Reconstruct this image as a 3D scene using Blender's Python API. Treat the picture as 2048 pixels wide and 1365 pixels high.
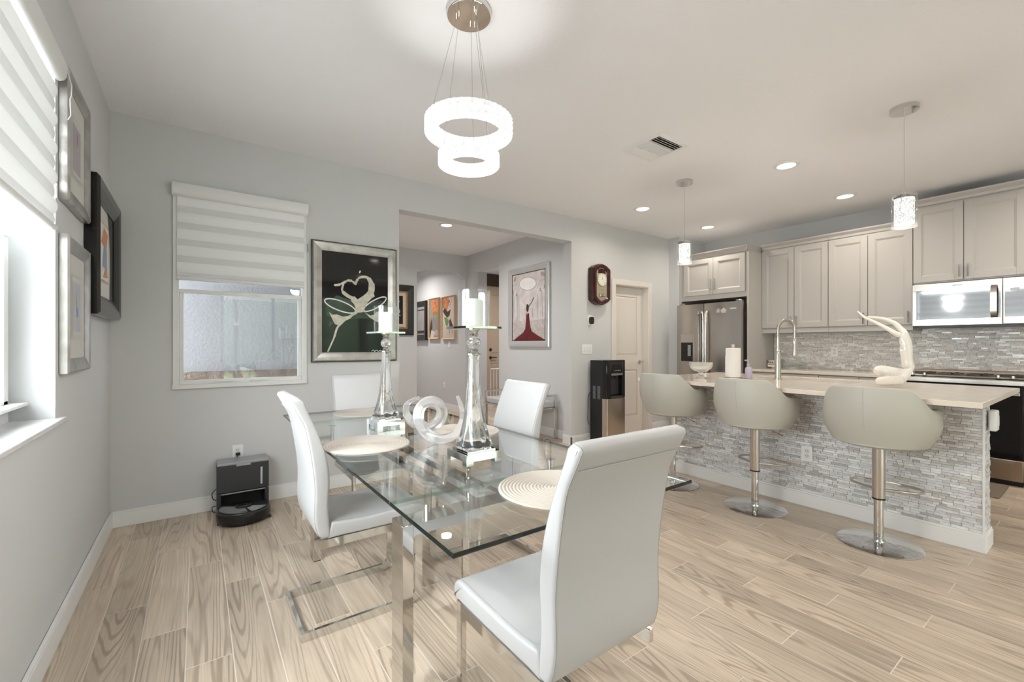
import bpy, math, random
from math import sin, cos, pi, radians, sqrt
random.seed(7)
for o in list(bpy.data.objects): bpy.data.objects.remove(o)
SC = bpy.context.scene
COL = SC.collection
# ------------------------------------------------------------------ camera
CAMH = 1.2044; YAW = radians(35.55); F_PX = 879.0
cam = bpy.data.cameras.new('camera'); camo = bpy.data.objects.new('camera', cam); COL.objects.link(camo)
cam.sensor_width = 36; cam.lens = F_PX/2048*36; cam.shift_y = 7.5/2048; cam.clip_start = .02
camo.location = (0, 0, CAMH); camo.rotation_euler = (pi/2, 0, -YAW)
SC.camera = camo
# ------------------------------------------------------------------ world, exposure
w = bpy.data.worlds.new('world'); SC.world = w; w.use_nodes = True
bg = w.node_tree.nodes['Background']; bg.inputs[0].default_value = (.95, .975, 1, 1); bg.inputs[1].default_value = 14.0
SC.view_settings.view_transform = 'Standard'; SC.view_settings.look = 'None'
SC.view_settings.gamma = 1; SC.view_settings.use_curve_mapping = False
SC.view_settings.exposure = 0.47
CAN_W = 4.6; HALL_W = 18.0; REAR_W = 6.0
def portal(loc, rot, sx, sy):
    l = bpy.data.lights.new('daylight_portal', 'AREA'); l.shape = 'RECTANGLE'; l.size = sx; l.size_y = sy
    l.cycles.is_portal = True
    o = bpy.data.objects.new('daylight_portal', l); COL.objects.link(o); o.location = loc; o.rotation_euler = rot
portal((-.68, 1.62, 1.63), (0, -pi/2, 0), 1.4, 1.8)
portal((.29, 4.05, 1.61), (-pi/2, 0, 0), .85, 1.4)
portal((2.4, -3.72, 1.2), (pi/2, 0, 0), 4.0, 2.4)

# pixel (2048x1365) to a world point on an axis plane
FW = (sin(YAW), cos(YAW)); RT = (cos(YAW), -sin(YAW))
def at(u, v, ax, val):
    a = (u-1024)/F_PX; b = (690-v)/F_PX
    d = (FW[0]+a*RT[0], FW[1]+a*RT[1], b); i = 'xyz'.index(ax); t = (val-(0, 0, CAMH)[i])/d[i]
    return (t*d[0], t*d[1], CAMH+t*d[2])
# ------------------------------------------------------------------ materials
def newmat(name):
    m = bpy.data.materials.new(name); m.use_nodes = True
    return m, m.node_tree.nodes, m.node_tree.links, m.node_tree.nodes['Principled BSDF']
MATS = {}
def mat(name, col, rough=.5, metal=0., bump=None, spec=.5, emit=0, ecol=None, var=None, coat=0, sheen=0, trans=0):
    if name in MATS: return MATS[name]
    m, n, l, p = newmat(name)
    p.inputs['Base Color'].default_value = (*col, 1); p.inputs['Roughness'].default_value = rough
    p.inputs['Metallic'].default_value = metal; p.inputs['Specular IOR Level'].default_value = spec
    p.inputs['Coat Weight'].default_value = coat
    if emit:
        p.inputs['Emission Color'].default_value = (*(ecol or col), 1); p.inputs['Emission Strength'].default_value = emit
    tc = None
    if bump or var: tc = n.new('ShaderNodeTexCoord')
    if bump:
        nz = n.new('ShaderNodeTexNoise'); nz.inputs['Scale'].default_value = bump[0]; nz.inputs['Detail'].default_value = 4
        bp = n.new('ShaderNodeBump'); bp.inputs['Strength'].default_value = bump[1]; bp.inputs['Distance'].default_value = bump[2] if len(bump) > 2 else .004
        l.new(tc.outputs['Object'], nz.inputs['Vector']); l.new(nz.outputs['Fac'], bp.inputs['Height']); l.new(bp.outputs['Normal'], p.inputs['Normal'])
    if var:   # (scale, other colour)
        nz = n.new('ShaderNodeTexNoise'); nz.inputs['Scale'].default_value = var[0]; nz.inputs['Detail'].default_value = 5
        cr = n.new('ShaderNodeValToRGB'); cr.color_ramp.elements[0].color = (*col, 1); cr.color_ramp.elements[1].color = (*var[1], 1)
        cr.color_ramp.elements[0].position = .35; cr.color_ramp.elements[1].position = .7
        l.new(tc.outputs['Object'], nz.inputs['Vector']); l.new(nz.outputs['Fac'], cr.inputs[0]); l.new(cr.outputs[0], p.inputs['Base Color'])
    MATS[name] = m
    return m
def pane_mat(name, tint, rough=0., ior=1.5, haze=0.):
    """clear sheet: Fresnel mix of a clear and a mirror-like surface"""
    m, n, l, p = newmat(name); n.remove(p); out = n['Material Output']
    lw = n.new('ShaderNodeLayerWeight'); lw.inputs['Blend'].default_value = .5
    pw = n.new('ShaderNodeMath'); pw.operation = 'POWER'; pw.inputs[1].default_value = 5; l.new(lw.outputs['Facing'], pw.inputs[0])
    fr = n.new('ShaderNodeMapRange'); f0 = ((ior-1)/(ior+1))**2; fr.inputs[3].default_value = f0; fr.inputs[4].default_value = .9; l.new(pw.outputs[0], fr.inputs[0])
    t = n.new('ShaderNodeBsdfTransparent'); t.inputs[0].default_value = (*tint, 1)
    g = n.new('ShaderNodeBsdfGlossy'); g.inputs['Roughness'].default_value = rough; g.inputs['Color'].default_value = (1, 1, 1, 1)
    mx = n.new('ShaderNodeMixShader'); src = t.outputs[0]
    if haze:
        d = n.new('ShaderNodeBsdfDiffuse'); d.inputs[0].default_value = (.9, .92, .93, 1)
        m2 = n.new('ShaderNodeMixShader'); m2.inputs[0].default_value = haze
        l.new(t.outputs[0], m2.inputs[1]); l.new(d.outputs[0], m2.inputs[2]); src = m2.outputs[0]
    l.new(fr.outputs[0], mx.inputs[0]); l.new(src, mx.inputs[1]); l.new(g.outputs[0], mx.inputs[2]); l.new(mx.outputs[0], out.inputs[0])
    MATS[name] = m; return m
def glass_mat(name, col, rough=.0, ior=1.47):
    m, n, l, p = newmat(name); n.remove(p)
    g = n.new('ShaderNodeBsdfGlass'); g.inputs['Color'].default_value = (*col, 1); g.inputs['Roughness'].default_value = rough; g.inputs['IOR'].default_value = ior
    l.new(g.outputs[0], n['Material Output'].inputs[0]); MATS[name] = m; return m
def fabric_mat(name, col, clear, translucent):
    m, n, l, p = newmat(name); n.remove(p)
    d = n.new('ShaderNodeBsdfDiffuse'); d.inputs[0].default_value = (*col, 1)
    t = n.new('ShaderNodeBsdfTranslucent'); t.inputs[0].default_value = (*col, 1)
    c = n.new('ShaderNodeBsdfTransparent')
    a = n.new('ShaderNodeMixShader'); a.inputs[0].default_value = translucent
    b = n.new('ShaderNodeMixShader'); b.inputs[0].default_value = clear
    l.new(d.outputs[0], a.inputs[1]); l.new(t.outputs[0], a.inputs[2]); l.new(a.outputs[0], b.inputs[1]); l.new(c.outputs[0], b.inputs[2])
    l.new(b.outputs[0], n['Material Output'].inputs[0]); MATS[name] = m; return m

WALL = mat('grey_wall_paint', (.63, .633, .64), .75, bump=(240, .10, .002))
CEIL = mat('ceiling_paint', (.90, .90, .92), .85, bump=(55, .35, .004))
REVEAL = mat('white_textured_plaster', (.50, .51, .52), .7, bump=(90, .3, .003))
TRIM = mat('white_trim_paint', (.84, .84, .84), .35)
CAB = mat('cream_cabinet_paint', (.50, .475, .45), .38)
DOORP = mat('cream_door_paint', (.76, .71, .665), .4)
CHROME = mat('polished_chrome', (.68, .67, .655), .06, 1)
BRUSH = mat('brushed_nickel', (.60, .56, .51), .28, 1)
STEEL = mat('stainless_steel', (.52, .49, .46), .27, 1)
DSTEEL = mat('dark_stainless_steel', (.36, .345, .33), .3, 1)
BLACKG = mat('black_gloss', (.008, .008, .009), .06)
BLACK = mat('black_plastic', (.012, .012, .013), .35)
DKGREY = mat('charcoal_plastic', (.035, .035, .038), .45)
GREYP = mat('grey_plastic', (.32, .33, .34), .35)
WHITEP = mat('white_plastic', (.78, .78, .775), .35)
LEATHER = mat('white_leatherette', (.55, .55, .565), .38, bump=(420, .06, .001))
CREAML = mat('cream_leatherette', (.50, .485, .43), .45, bump=(420, .06, .001))
SEAM = mat('seam_thread', (.36, .36, .36), .7)
QUARTZ = mat('cream_quartz', (.82, .735, .645), .09, var=(9, (.77, .68, .59)))
SILVER = mat('silver_leaf_frame', (.50, .485, .47), .3, .7, var=(14, (.36, .335, .32)))
DARKW = mat('dark_edge_wood', (.035, .022, .016), .4)
GOLD = mat('antique_gold', (.46, .30, .14), .4, .5, var=(60, (.14, .08, .03)))
MATB = mat('pale_mat_board', (.62, .61, .58), .9)
PINE = mat('light_wood_frame', (.62, .42, .25), .5)
MAHOG = mat('mahogany', (.06, .011, .010), .22, var=(12, (.03, .006, .006)))
CANDLE = mat('white_wax', (.86, .85, .83), .55)
PORC = mat('pearl_ceramic', (.80, .76, .70), .12, coat=.5)
STONE = mat('brown_stone_ledge', (.09, .065, .05), .9, bump=(30, .7, .02), var=(10, (.15, .12, .10)))
STUCCO = mat('light_stucco', (.19, .19, .205), .9, bump=(38, .45, .012))
GROUT = mat('pale_grout', (.72, .65, .57), .9)
TGROUT = mat('grey_grout', (.66, .66, .66), .9)
GRASSM = mat('lawn_green', (.155, .205, .12), .95, var=(3, (.20, .25, .15)))
HEDGE = mat('hedge_green', (.07, .095, .06), .95, var=(4, (.11, .14, .09)))
PANE = pane_mat('window_glass', (.96, .98, .97))
TGLASS = pane_mat('table_glass', (.965, .985, .975), ior=1.58)
CLEAR = pane_mat('clear_thin_glass', (.975, .985, .985), haze=.012)
EDGE = mat('dark_green_glass_edge', (.006, .012, .011), .08)
def crystal_mat(name, col, rough, tr, ior):
    m, n, l, p = newmat(name); p.inputs['Base Color'].default_value = (*col, 1); p.inputs['Roughness'].default_value = rough
    p.inputs['Transmission Weight'].default_value = tr; p.inputs['IOR'].default_value = ior; MATS[name] = m; return m
CRYST = crystal_mat('crystal', (.97, .98, .98), .01, .93, 1.46)
ACRY = crystal_mat('frosted_acrylic', (.95, .955, .97), .10, .84, 1.42)
WOVEN = fabric_mat('blind_weave', (.86, .87, .87), .0, .038)
SHEER = fabric_mat('blind_sheer', (.70, .71, .71), .001, .034)

def light_mat(name, col, s, pattern=None):
    m, n, l, p = newmat(name)
    p.inputs['Base Color'].default_value = (.12, .12, .12, 1); p.inputs['Roughness'].default_value = .3
    p.inputs['Emission Color'].default_value = (*col, 1); p.inputs['Emission Strength'].default_value = s
    if pattern:
        tc = n.new('ShaderNodeTexCoord'); vo = n.new('ShaderNodeTexVoronoi'); vo.feature = 'DISTANCE_TO_EDGE'; vo.inputs['Scale'].default_value = pattern[0]
        cr = n.new('ShaderNodeValToRGB'); cr.color_ramp.elements[0].color = (pattern[1],)*3+(1,); cr.color_ramp.elements[0].position = .02
        cr.color_ramp.elements[1].color = (1, 1, 1, 1); cr.color_ramp.elements[1].position = .14
        ml = n.new('ShaderNodeMath'); ml.operation = 'MULTIPLY'; ml.inputs[1].default_value = s
        l.new(tc.outputs['Object'], vo.inputs['Vector']); l.new(vo.outputs['Distance'], cr.inputs[0]); l.new(cr.outputs[0], ml.inputs[0]); l.new(ml.outputs[0], p.inputs['Emission Strength'])
    MATS[name] = m; return m
LED = light_mat('lit_acrylic_ring', (1, .985, .96), .98, (58, .55))
LENS = light_mat('lit_lamp_lens', (1, .95, .86), 5)
CRYLIT = light_mat('lit_crystal_core', (1, .97, .91), 1.1, (60, .25))

def plank_mat():
    m, n, l, p = newmat('wood_look_plank')
    tc = n.new('ShaderNodeTexCoord'); oi = n.new('ShaderNodeObjectInfo')
    sc = n.new('ShaderNodeVectorMath'); sc.operation = 'SCALE'; sc.inputs['Scale'].default_value = 40
    cmb = n.new('ShaderNodeCombineXYZ'); l.new(oi.outputs['Random'], cmb.inputs[0]); l.new(oi.outputs['Random'], cmb.inputs[1]); l.new(oi.outputs['Random'], cmb.inputs[2])
    l.new(cmb.outputs[0], sc.inputs[0])
    def scaled(v):
        st = n.new('ShaderNodeVectorMath'); st.operation = 'MULTIPLY'; st.inputs[1].default_value = v; l.new(tc.outputs['Object'], st.inputs[0])
        ad = n.new('ShaderNodeVectorMath'); ad.operation = 'ADD'; l.new(st.outputs[0], ad.inputs[0]); l.new(sc.outputs[0], ad.inputs[1]); return ad
    # growth rings: contour lines of a stretched smooth noise
    g = n.new('ShaderNodeTexNoise'); g.inputs['Scale'].default_value = 1; g.inputs['Detail'].default_value = 1.5; g.inputs['Roughness'].default_value = .35
    l.new(scaled((7.5, .55, 1)).outputs[0], g.inputs['Vector'])
    km = n.new('ShaderNodeMath'); km.operation = 'MULTIPLY'; km.inputs[1].default_value = 135; l.new(g.outputs['Fac'], km.inputs[0])
    sn = n.new('ShaderNodeMath'); sn.operation = 'SINE'; l.new(km.outputs[0], sn.inputs[0])
    # fine fibre streaks
    fb = n.new('ShaderNodeTexNoise'); fb.inputs['Scale'].default_value = 1; fb.inputs['Detail'].default_value = 4; fb.inputs['Roughness'].default_value = .6
    l.new(scaled((130, 3, 1)).outputs[0], fb.inputs['Vector'])
    wv = n.new('ShaderNodeMath'); wv.operation = 'MULTIPLY_ADD'; wv.inputs[1].default_value = .5; wv.inputs[2].default_value = .5; l.new(sn.outputs[0], wv.inputs[0])
    # how strongly the rings show varies
    mk = n.new('ShaderNodeTexNoise'); mk.inputs['Scale'].default_value = 1; mk.inputs['Detail'].default_value = 2; l.new(scaled((10, 1.3, 3)).outputs[0], mk.inputs['Vector'])
    mkr = n.new('ShaderNodeMapRange'); mkr.inputs[1].default_value = .35; mkr.inputs[2].default_value = .65; mkr.inputs[3].default_value = .15; mkr.inputs[4].default_value = 1.0; l.new(mk.outputs['Fac'], mkr.inputs[0])
    rp = n.new('ShaderNodeValToRGB'); rp.color_ramp.elements[0].color = (1, 1, 1, 1); rp.color_ramp.elements[0].position = .0; rp.color_ramp.elements[1].color = (0, 0, 0, 1); rp.color_ramp.elements[1].position = .42
    l.new(wv.outputs[0], rp.inputs[0])
    am = n.new('ShaderNodeMath'); am.operation = 'MULTIPLY'; l.new(rp.outputs[0], am.inputs[0]); l.new(mkr.outputs[0], am.inputs[1])
    fr_ = n.new('ShaderNodeMapRange'); fr_.inputs[1].default_value = .35; fr_.inputs[2].default_value = .7; fr_.inputs[3].default_value = .45; fr_.inputs[4].default_value = .0; l.new(fb.outputs['Fac'], fr_.inputs[0])
    sm = n.new('ShaderNodeMath'); sm.operation = 'ADD'; sm.use_clamp = True; l.new(am.outputs[0], sm.inputs[0]); l.new(fr_.outputs[0], sm.inputs[1])
    cr = n.new('ShaderNodeValToRGB'); e = cr.color_ramp.elements
    e[0].position = 0; e[0].color = (.68, .565, .45, 1); e[1].position = 1; e[1].color = (.41, .325, .25, 1)
    l.new(sm.outputs[0], cr.inputs[0])
    ad = scaled((1, .12, 1))
    # broad tone drift inside a plank
    nz = n.new('ShaderNodeTexNoise'); nz.inputs['Scale'].default_value = 5; nz.inputs['Detail'].default_value = 6; nz.inputs['Roughness'].default_value = .7; l.new(ad.outputs[0], nz.inputs['Vector'])
    mr = n.new('ShaderNodeMapRange'); mr.inputs[1].default_value = .25; mr.inputs[2].default_value = .75; mr.inputs[3].default_value = .70; mr.inputs[4].default_value = 1.16
    l.new(nz.outputs['Fac'], mr.inputs[0])
    rr = n.new('ShaderNodeMapRange'); rr.inputs[3].default_value = .88; rr.inputs[4].default_value = 1.1; l.new(oi.outputs['Random'], rr.inputs[0])
    mm = n.new('ShaderNodeMath'); mm.operation = 'MULTIPLY'; l.new(mr.outputs[0], mm.inputs[0]); l.new(rr.outputs[0], mm.inputs[1])
    sv = n.new('ShaderNodeVectorMath'); sv.operation = 'SCALE'; l.new(cr.outputs[0], sv.inputs[0]); l.new(mm.outputs[0], sv.inputs['Scale'])
    l.new(sv.outputs[0], p.inputs['Base Color']); p.inputs['Roughness'].default_value = .36
    bp = n.new('ShaderNodeBump'); bp.inputs['Strength'].default_value = .12; bp.inputs['Distance'].default_value = .002
    l.new(cr.outputs[0], bp.inputs['Height']); l.new(bp.outputs[0], p.inputs['Normal'])
    return m
PLANK = plank_mat()
def mosaic_mat(name, cols):
    m, n, l, p = newmat(name)
    oi = n.new('ShaderNodeObjectInfo'); at_ = n.new('ShaderNodeAttribute'); at_.attribute_name = 'rnd'
    ad = n.new('ShaderNodeMath'); l.new(oi.outputs['Random'], ad.inputs[0]); l.new(at_.outputs['Fac'], ad.inputs[1])
    fr = n.new('ShaderNodeMath'); fr.operation = 'FRACT'; l.new(ad.outputs[0], fr.inputs[0])
    cr = n.new('ShaderNodeValToRGB'); cr.color_ramp.interpolation = 'CONSTANT'; e = cr.color_ramp.elements
    e[0].color = (*cols[0][1], 1); e[1].position = cols[1][0]; e[1].color = (*cols[1][1], 1)
    for ps, c in cols[2:]:
        k = e.new(ps); k.color = (*c, 1)
    l.new(fr.outputs[0], cr.inputs[0])
    tc = n.new('ShaderNodeTexCoord'); nz = n.new('ShaderNodeTexNoise'); nz.inputs['Scale'].default_value = 45; nz.inputs['Detail'].default_value = 6
    l.new(tc.outputs['Object'], nz.inputs['Vector'])
    mr = n.new('ShaderNodeMapRange'); mr.inputs[1].default_value = .3; mr.inputs[2].default_value = .7; mr.inputs[3].default_value = .88; mr.inputs[4].default_value = 1.08; l.new(nz.outputs['Fac'], mr.inputs[0])
    sv = n.new('ShaderNodeVectorMath'); sv.operation = 'SCALE'; l.new(cr.outputs[0], sv.inputs[0]); l.new(mr.outputs[0], sv.inputs['Scale']); l.new(sv.outputs[0], p.inputs['Base Color'])
    r2 = n.new('ShaderNodeMapRange'); r2.inputs[1].default_value = .0; r2.inputs[2].default_value = .25; r2.inputs[3].default_value = .08; r2.inputs[4].default_value = .42; l.new(fr.outputs[0], r2.inputs[0]); l.new(r2.outputs[0], p.inputs['Roughness'])
    return m
MOSA = mosaic_mat('marble_mosaic', [(0, (.92, .93, .94)), (.12, (.76, .76, .78)), (.34, (.68, .68, .70)), (.55, (.80, .80, .81)), (.76, (.60, .58, .565)), (.88, (.50, .495, .50)), (.95, (.68, .63, .60))])
MOSB = mosaic_mat('marble_mosaic_backsplash', [(0, (.95, .95, .94)), (.17, (.76, .71, .675)), (.38, (.68, .64, .61)), (.58, (.80, .76, .73)), (.79, (.60, .565, .535)), (.90, (.74, .73, .74))])
# ------------------------------------------------------------------ mesh builder
class M:
    def __init__(s): s.v = []; s.f = []; s.mi = []
    def add(s, vs, fs, mi=0):
        b = len(s.v); s.v += [tuple(q) for q in vs]; s.f += [[i+b for i in q] for q in fs]; s.mi += [mi]*len(fs); return s
    def box(s, x0, x1, y0, y1, z0, z1, mi=0):
        vs = [(x, y, z) for z in (z0, z1) for y in (y0, y1) for x in (x0, x1)]
        return s.add(vs, [(0, 2, 3, 1), (4, 5, 7, 6), (0, 1, 5, 4), (2, 6, 7, 3), (0, 4, 6, 2), (1, 3, 7, 5)], mi)
    def prism(s, poly, ax, a0, a1, mi=0):
        def mk(p, a): return {'x': (a, p[0], p[1]), 'y': (p[0], a, p[1]), 'z': (p[0], p[1], a)}[ax]
        n = len(poly); vs = [mk(p, a0) for p in poly]+[mk(p, a1) for p in poly]
        return s.add(vs, [list(range(n))[::-1], list(range(n, 2*n))]+[(i, (i+1) % n, n+(i+1) % n, n+i) for i in range(n)], mi)
    def lathe(s, prof, c=(0, 0, 0), seg=32, ax='z', fn=None, cap=True, mi=0):
        vs = []; n = len(prof)
        for i, (r, z) in enumerate(prof):
            for k in range(seg):
                a = 2*pi*k/seg; rr = r*(fn(a, i/(n-1), z) if fn else 1)
                q = (rr*cos(a), rr*sin(a), z)
                if ax == 'x': q = (q[2], q[0], q[1])
                if ax == 'y': q = (q[0], q[2], q[1])
                vs.append((c[0]+q[0], c[1]+q[1], c[2]+q[2]))
        fs = [(i*seg+k, i*seg+(k+1) % seg, (i+1)*seg+(k+1) % seg, (i+1)*seg+k) for i in range(n-1) for k in range(seg)]
        if cap: fs += [list(range(seg))[::-1], list(range((n-1)*seg, n*seg))]
        return s.add(vs, fs, mi)
    def tube(s, path, r, seg=8, closed=False, mi=0, sec=None):
        """round tube, or a given cross-section sec [(a,b)...] along a path"""
        n = len(path); vs = []
        def sub(a, b): return (a[0]-b[0], a[1]-b[1], a[2]-b[2])
        def nrm(a):
            L = sqrt(sum(q*q for q in a)) or 1; return (a[0]/L, a[1]/L, a[2]/L)
        def crs(a, b): return (a[1]*b[2]-a[2]*b[1], a[2]*b[0]-a[0]*b[2], a[0]*b[1]-a[1]*b[0])
        up = None
        for i in range(n):
            if closed: t = nrm(sub(path[(i+1) % n], path[i-1]))
            else: t = nrm(sub(path[min(i+1, n-1)], path[max(i-1, 0)]))
            if up is None: up = (0, 0, 1) if abs(t[2]) < .9 else (1, 0, 0)
            sd = nrm(crs(t, up)); up = nrm(crs(sd, t))
            rr = r[i] if isinstance(r, (list, tuple)) else r
            pts = sec or [(cos(2*pi*k/seg), sin(2*pi*k/seg)) for k in range(seg)]
            for a, b in pts:
                vs.append(tuple(path[i][j]+rr*(a*sd[j]+b*up[j]) for j in range(3)))
        m_ = len(sec) if sec else seg
        fs = [(i*m_+k, i*m_+(k+1) % m_, ((i+1) % n)*m_+(k+1) % m_, ((i+1) % n)*m_+k) for i in range(n if closed else n-1) for k in range(m_)]
        if not closed: fs += [list(range(m_))[::-1], list(range((n-1)*m_, n*m_))]
        return s.add(vs, fs, mi)
    def pillow(s, prof, W, r, steps=4, mi=0):
        """closed side profile [(f,z)] extruded over width W (local y) with rounded rims; local x = forward"""
        n = len(prof); nm = []
        ar = sum(prof[i][0]*prof[(i+1) % n][1]-prof[(i+1) % n][0]*prof[i][1] for i in range(n)); sg = 1 if ar > 0 else -1
        for i in range(n):
            a = prof[i-1]; b = prof[(i+1) % n]; tx, tz = b[0]-a[0], b[1]-a[1]; L = sqrt(tx*tx+tz*tz) or 1
            nm.append((sg*tz/L, -sg*tx/L))
        lay = [(-W/2+r-r*sin(a), r*(1-cos(a))) for a in [pi/2*(1-k/steps) for k in range(steps+1)]]
        lay = lay+[(-y, i) for y, i in lay[::-1]]
        vs = []
        for y, ins in lay:
            for (f, z), (nx, nz) in zip(prof, nm): vs.append((f-nx*ins, y, z-nz*ins))
        k = len(lay)
        fs = [(i*n+j, i*n+(j+1) % n, (i+1)*n+(j+1) % n, (i+1)*n+j) for i in range(k-1) for j in range(n)]
        for q in (0, (k-1)*n): fs += [(q+i, q+i+1, q+n-2-i, q+n-1-i) for i in range(n//2-1)]
        return s.add(vs, fs, mi)
    def build(s, name, m, parent=None, smooth=False, bevel=0, seg=2, ang=38):
        me = bpy.data.meshes.new(name); me.from_pydata(s.v, [], s.f)
        for q in (m if isinstance(m, (list, tuple)) else [m]): me.materials.append(q)
        if any(s.mi): me.polygons.foreach_set('material_index', s.mi)
        me.validate(); me.update()
        import bmesh
        bm = bmesh.new(); bm.from_mesh(me); bmesh.ops.recalc_face_normals(bm, faces=bm.faces); bm.to_mesh(me); bm.free()
        if smooth or bevel:
            me.polygons.foreach_set('use_smooth', [True]*len(me.polygons)); me.set_sharp_from_angle(angle=radians(ang))
        o = bpy.data.objects.new(name, me); COL.objects.link(o); o.parent = parent
        if bevel:
            md = o.modifiers.new('bevel', 'BEVEL'); md.width = bevel; md.segments = seg; md.limit_method = 'ANGLE'; md.angle_limit = radians(40); md.harden_normals = False
        return o
def B(x0, x1, y0, y1, z0, z1): return M().box(x0, x1, y0, y1, z0, z1)
def tag(o, label, cat, group=None):
    o['label'] = label; o['category'] = cat
    if group: o['group'] = group
    return o
def thing(name, label, cat, loc=(0, 0, 0), rz=0, group=None):
    o = bpy.data.objects.new(name, None); COL.objects.link(o); o.location = loc; o.rotation_euler = (0, 0, rz)
    o.empty_display_size = .05
    return tag(o, label, cat, group)
def struct(o, label=None, cat=None):
    o['kind'] = 'structure'
    if label: o['label'] = label
    if cat: o['category'] = cat
    return o
def kids(o): return [c for c in bpy.data.objects if c.parent == o]
def dup(root, label, loc, rz=0, group=None):
    def cp(o, par):
        c = o.copy(); COL.objects.link(c); c.parent = par
        for ch in kids(o): cp(ch, c)
        return c
    r = cp(root, None); r.location = loc; r.rotation_euler = (0, 0, rz); r['label'] = label
    if group: r['group'] = group
    return r
def lamp(parent, loc, power, r, col=(1, .915, .80), spread=160):
    l = bpy.data.lights.new('lamp_light', 'AREA'); l.shape = 'DISK'; l.size = 2*r; l.energy = power; l.color = col; l.spread = radians(spread)
    o = bpy.data.objects.new('lamp_light', l); COL.objects.link(o); o.parent = parent; o.location = loc
    return o
# ------------------------------------------------------------------ the room
XL, YB, XR, ZC, YR = -.47, 3.875, 6.24, 2.74, -3.6
# floor
floor = struct(B(-.65, 6.4, -3.75, 9.6, -.06, -.0012).build('floor', GROUT), 'pale wood-look plank tile floor running through the room', 'floor')
def zvis(x, y):
    d = x*FW[0]+y*FW[1]; s_ = x*RT[0]+y*RT[1]
    if d < .6: return 0
    u = 1024+F_PX*s_/d; v = 690+F_PX*CAMH/d
    return 1/d if -60 < u < 2110 and v < 1420 else 0
PW, PL = .15, .915
planks = []
k = -1
while -.488+PW*(k+1) < 6.25:
    x0 = -.488+PW*(k+1); x1 = min(x0+PW, XR); k += 1
    x0c = max(x0, XL)
    off = (2.944-.305*k) % PL
    ylim = 9.5
    y = YR-PL+((off-YR) % PL)
    while y < ylim:
        a, b = max(y, YR), min(y+PL, ylim)
        # not inside the pantry / outdoors
        xm = (x0+x1)/2; ok = True
        if b > YB and (xm < 1.35 or xm > 3.79):
            if xm < 1.35: b = YB; ok = b-a > .02
            elif a < YB: b = YB; ok = b-a > .02
            else: ok = a > 5.2 and xm > 3.9 and b < 8.1
        if ok and b-a > .02 and x1-x0c > .02: planks.append((x0c, x1, a, b))
        y += PL
    if k > 60: break
def pscore(p):
    pts = [(p[0]+(p[1]-p[0])*i/2, p[2]+(p[3]-p[2])*j/4) for i in range(3) for j in range(5)]
    return max(zvis(*q) for q in pts)
planks.sort(key=pscore, reverse=True)
pcache = {}
def plank_mesh(wd, ln):
    key = (round(wd, 3), round(ln, 3))
    if key in pcache: return pcache[key]
    g = .0019; c = .0011; a, b = wd/2-g, ln/2-g
    m = M(); vs = [(-a, -b, -.004), (a, -b, -.004), (a, b, -.004), (-a, b, -.004)]+[(-a, -b, -c), (a, -b, -c), (a, b, -c), (-a, b, -c)]+[(-a+c, -b+c, 0), (a-c, -b+c, 0), (a-c, b-c, 0), (-a+c, b-c, 0)]
    m.add(vs, [(0, 1, 5, 4), (1, 2, 6, 5), (2, 3, 7, 6), (3, 0, 4, 7), (4, 5, 9, 8), (5, 6, 10, 9), (6, 7, 11, 10), (7, 4, 8, 11), (8, 9, 10, 11)])
    me = bpy.data.meshes.new('plank'); me.from_pydata(m.v, [], m.f); me.materials.append(PLANK); me.update(); pcache[key] = me
    return me
rest = M()
for i, (x0, x1, y0, y1) in enumerate(planks):
    if i < 300 and pscore((x0, x1, y0, y1)) > 0:
        o = bpy.data.objects.new('plank', plank_mesh(x1-x0, y1-y0)); COL.objects.link(o); o.parent = floor; o.location = ((x0+x1)/2, (y0+y1)/2, 0)
    else: rest.box(x0+.0016, x1-.0016, y0+.0016, y1-.0016, -.004, 0)
o = rest.build('plank', PLANK, floor); o['kind'] = 'stuff'
struct(B(-.65, 6.4, -3.75, 9.6, ZC, ZC+.08).build('ceiling', CEIL), 'off-white textured ceiling', 'ceiling')
# left wall with the near window
m = M(); T = .2
m.box(XL-T, XL, YR-.15, .70, 0, ZC); m.box(XL-T, XL, 2.535, YB+.15, 0, ZC); m.box(XL-T, XL, .70, 2.535, 0, .885); m.box(XL-T, XL, .70, 2.535, 2.42, ZC)
struct(m.build('wall_left', WALL), 'grey painted wall beside the near window', 'wall')
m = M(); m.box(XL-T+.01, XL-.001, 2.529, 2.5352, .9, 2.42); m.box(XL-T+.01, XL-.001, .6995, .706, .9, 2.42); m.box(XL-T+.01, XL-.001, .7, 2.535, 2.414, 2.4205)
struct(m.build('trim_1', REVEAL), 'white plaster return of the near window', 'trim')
# back wall: window, hall opening, pantry door
T2 = .14; y0, y1 = YB, YB+T2
WX0, WX1, WZ0, WZ1 = -.13, .705, .905, 2.325
OX0, OX1, OZ = 1.498, 3.645, 2.447
DX0, DX1, DZ = 4.415, 5.09, 1.995
m = M()
m.box(XL-T, WX0, y0, y1, 0, ZC); m.box(WX0, WX1, y0, y1, 0, WZ0); m.box(WX0, WX1, y0, y1, WZ1, ZC); m.box(WX1, OX0, y0, y1, 0, ZC)
m.box(OX0, OX1, y0, y1, OZ, ZC); m.box(OX1, DX0, y0, y1, 0, ZC); m.box(DX0, DX1, y0, y1, DZ, ZC); m.box(DX1, 5.575, y0, y1, 0, ZC)
m.box(5.575, XR+.15, 3.71, y1, 0, ZC)
struct(m.build('wall_back', WALL), 'grey painted wall with window, hall opening and pantry door', 'wall')
wall_right = struct(B(XR, XR+.15, YR-.15, 4.0, 0, ZC).build('wall_right', WALL), 'taupe grey kitchen wall above the cabinets', 'wall')
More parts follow.
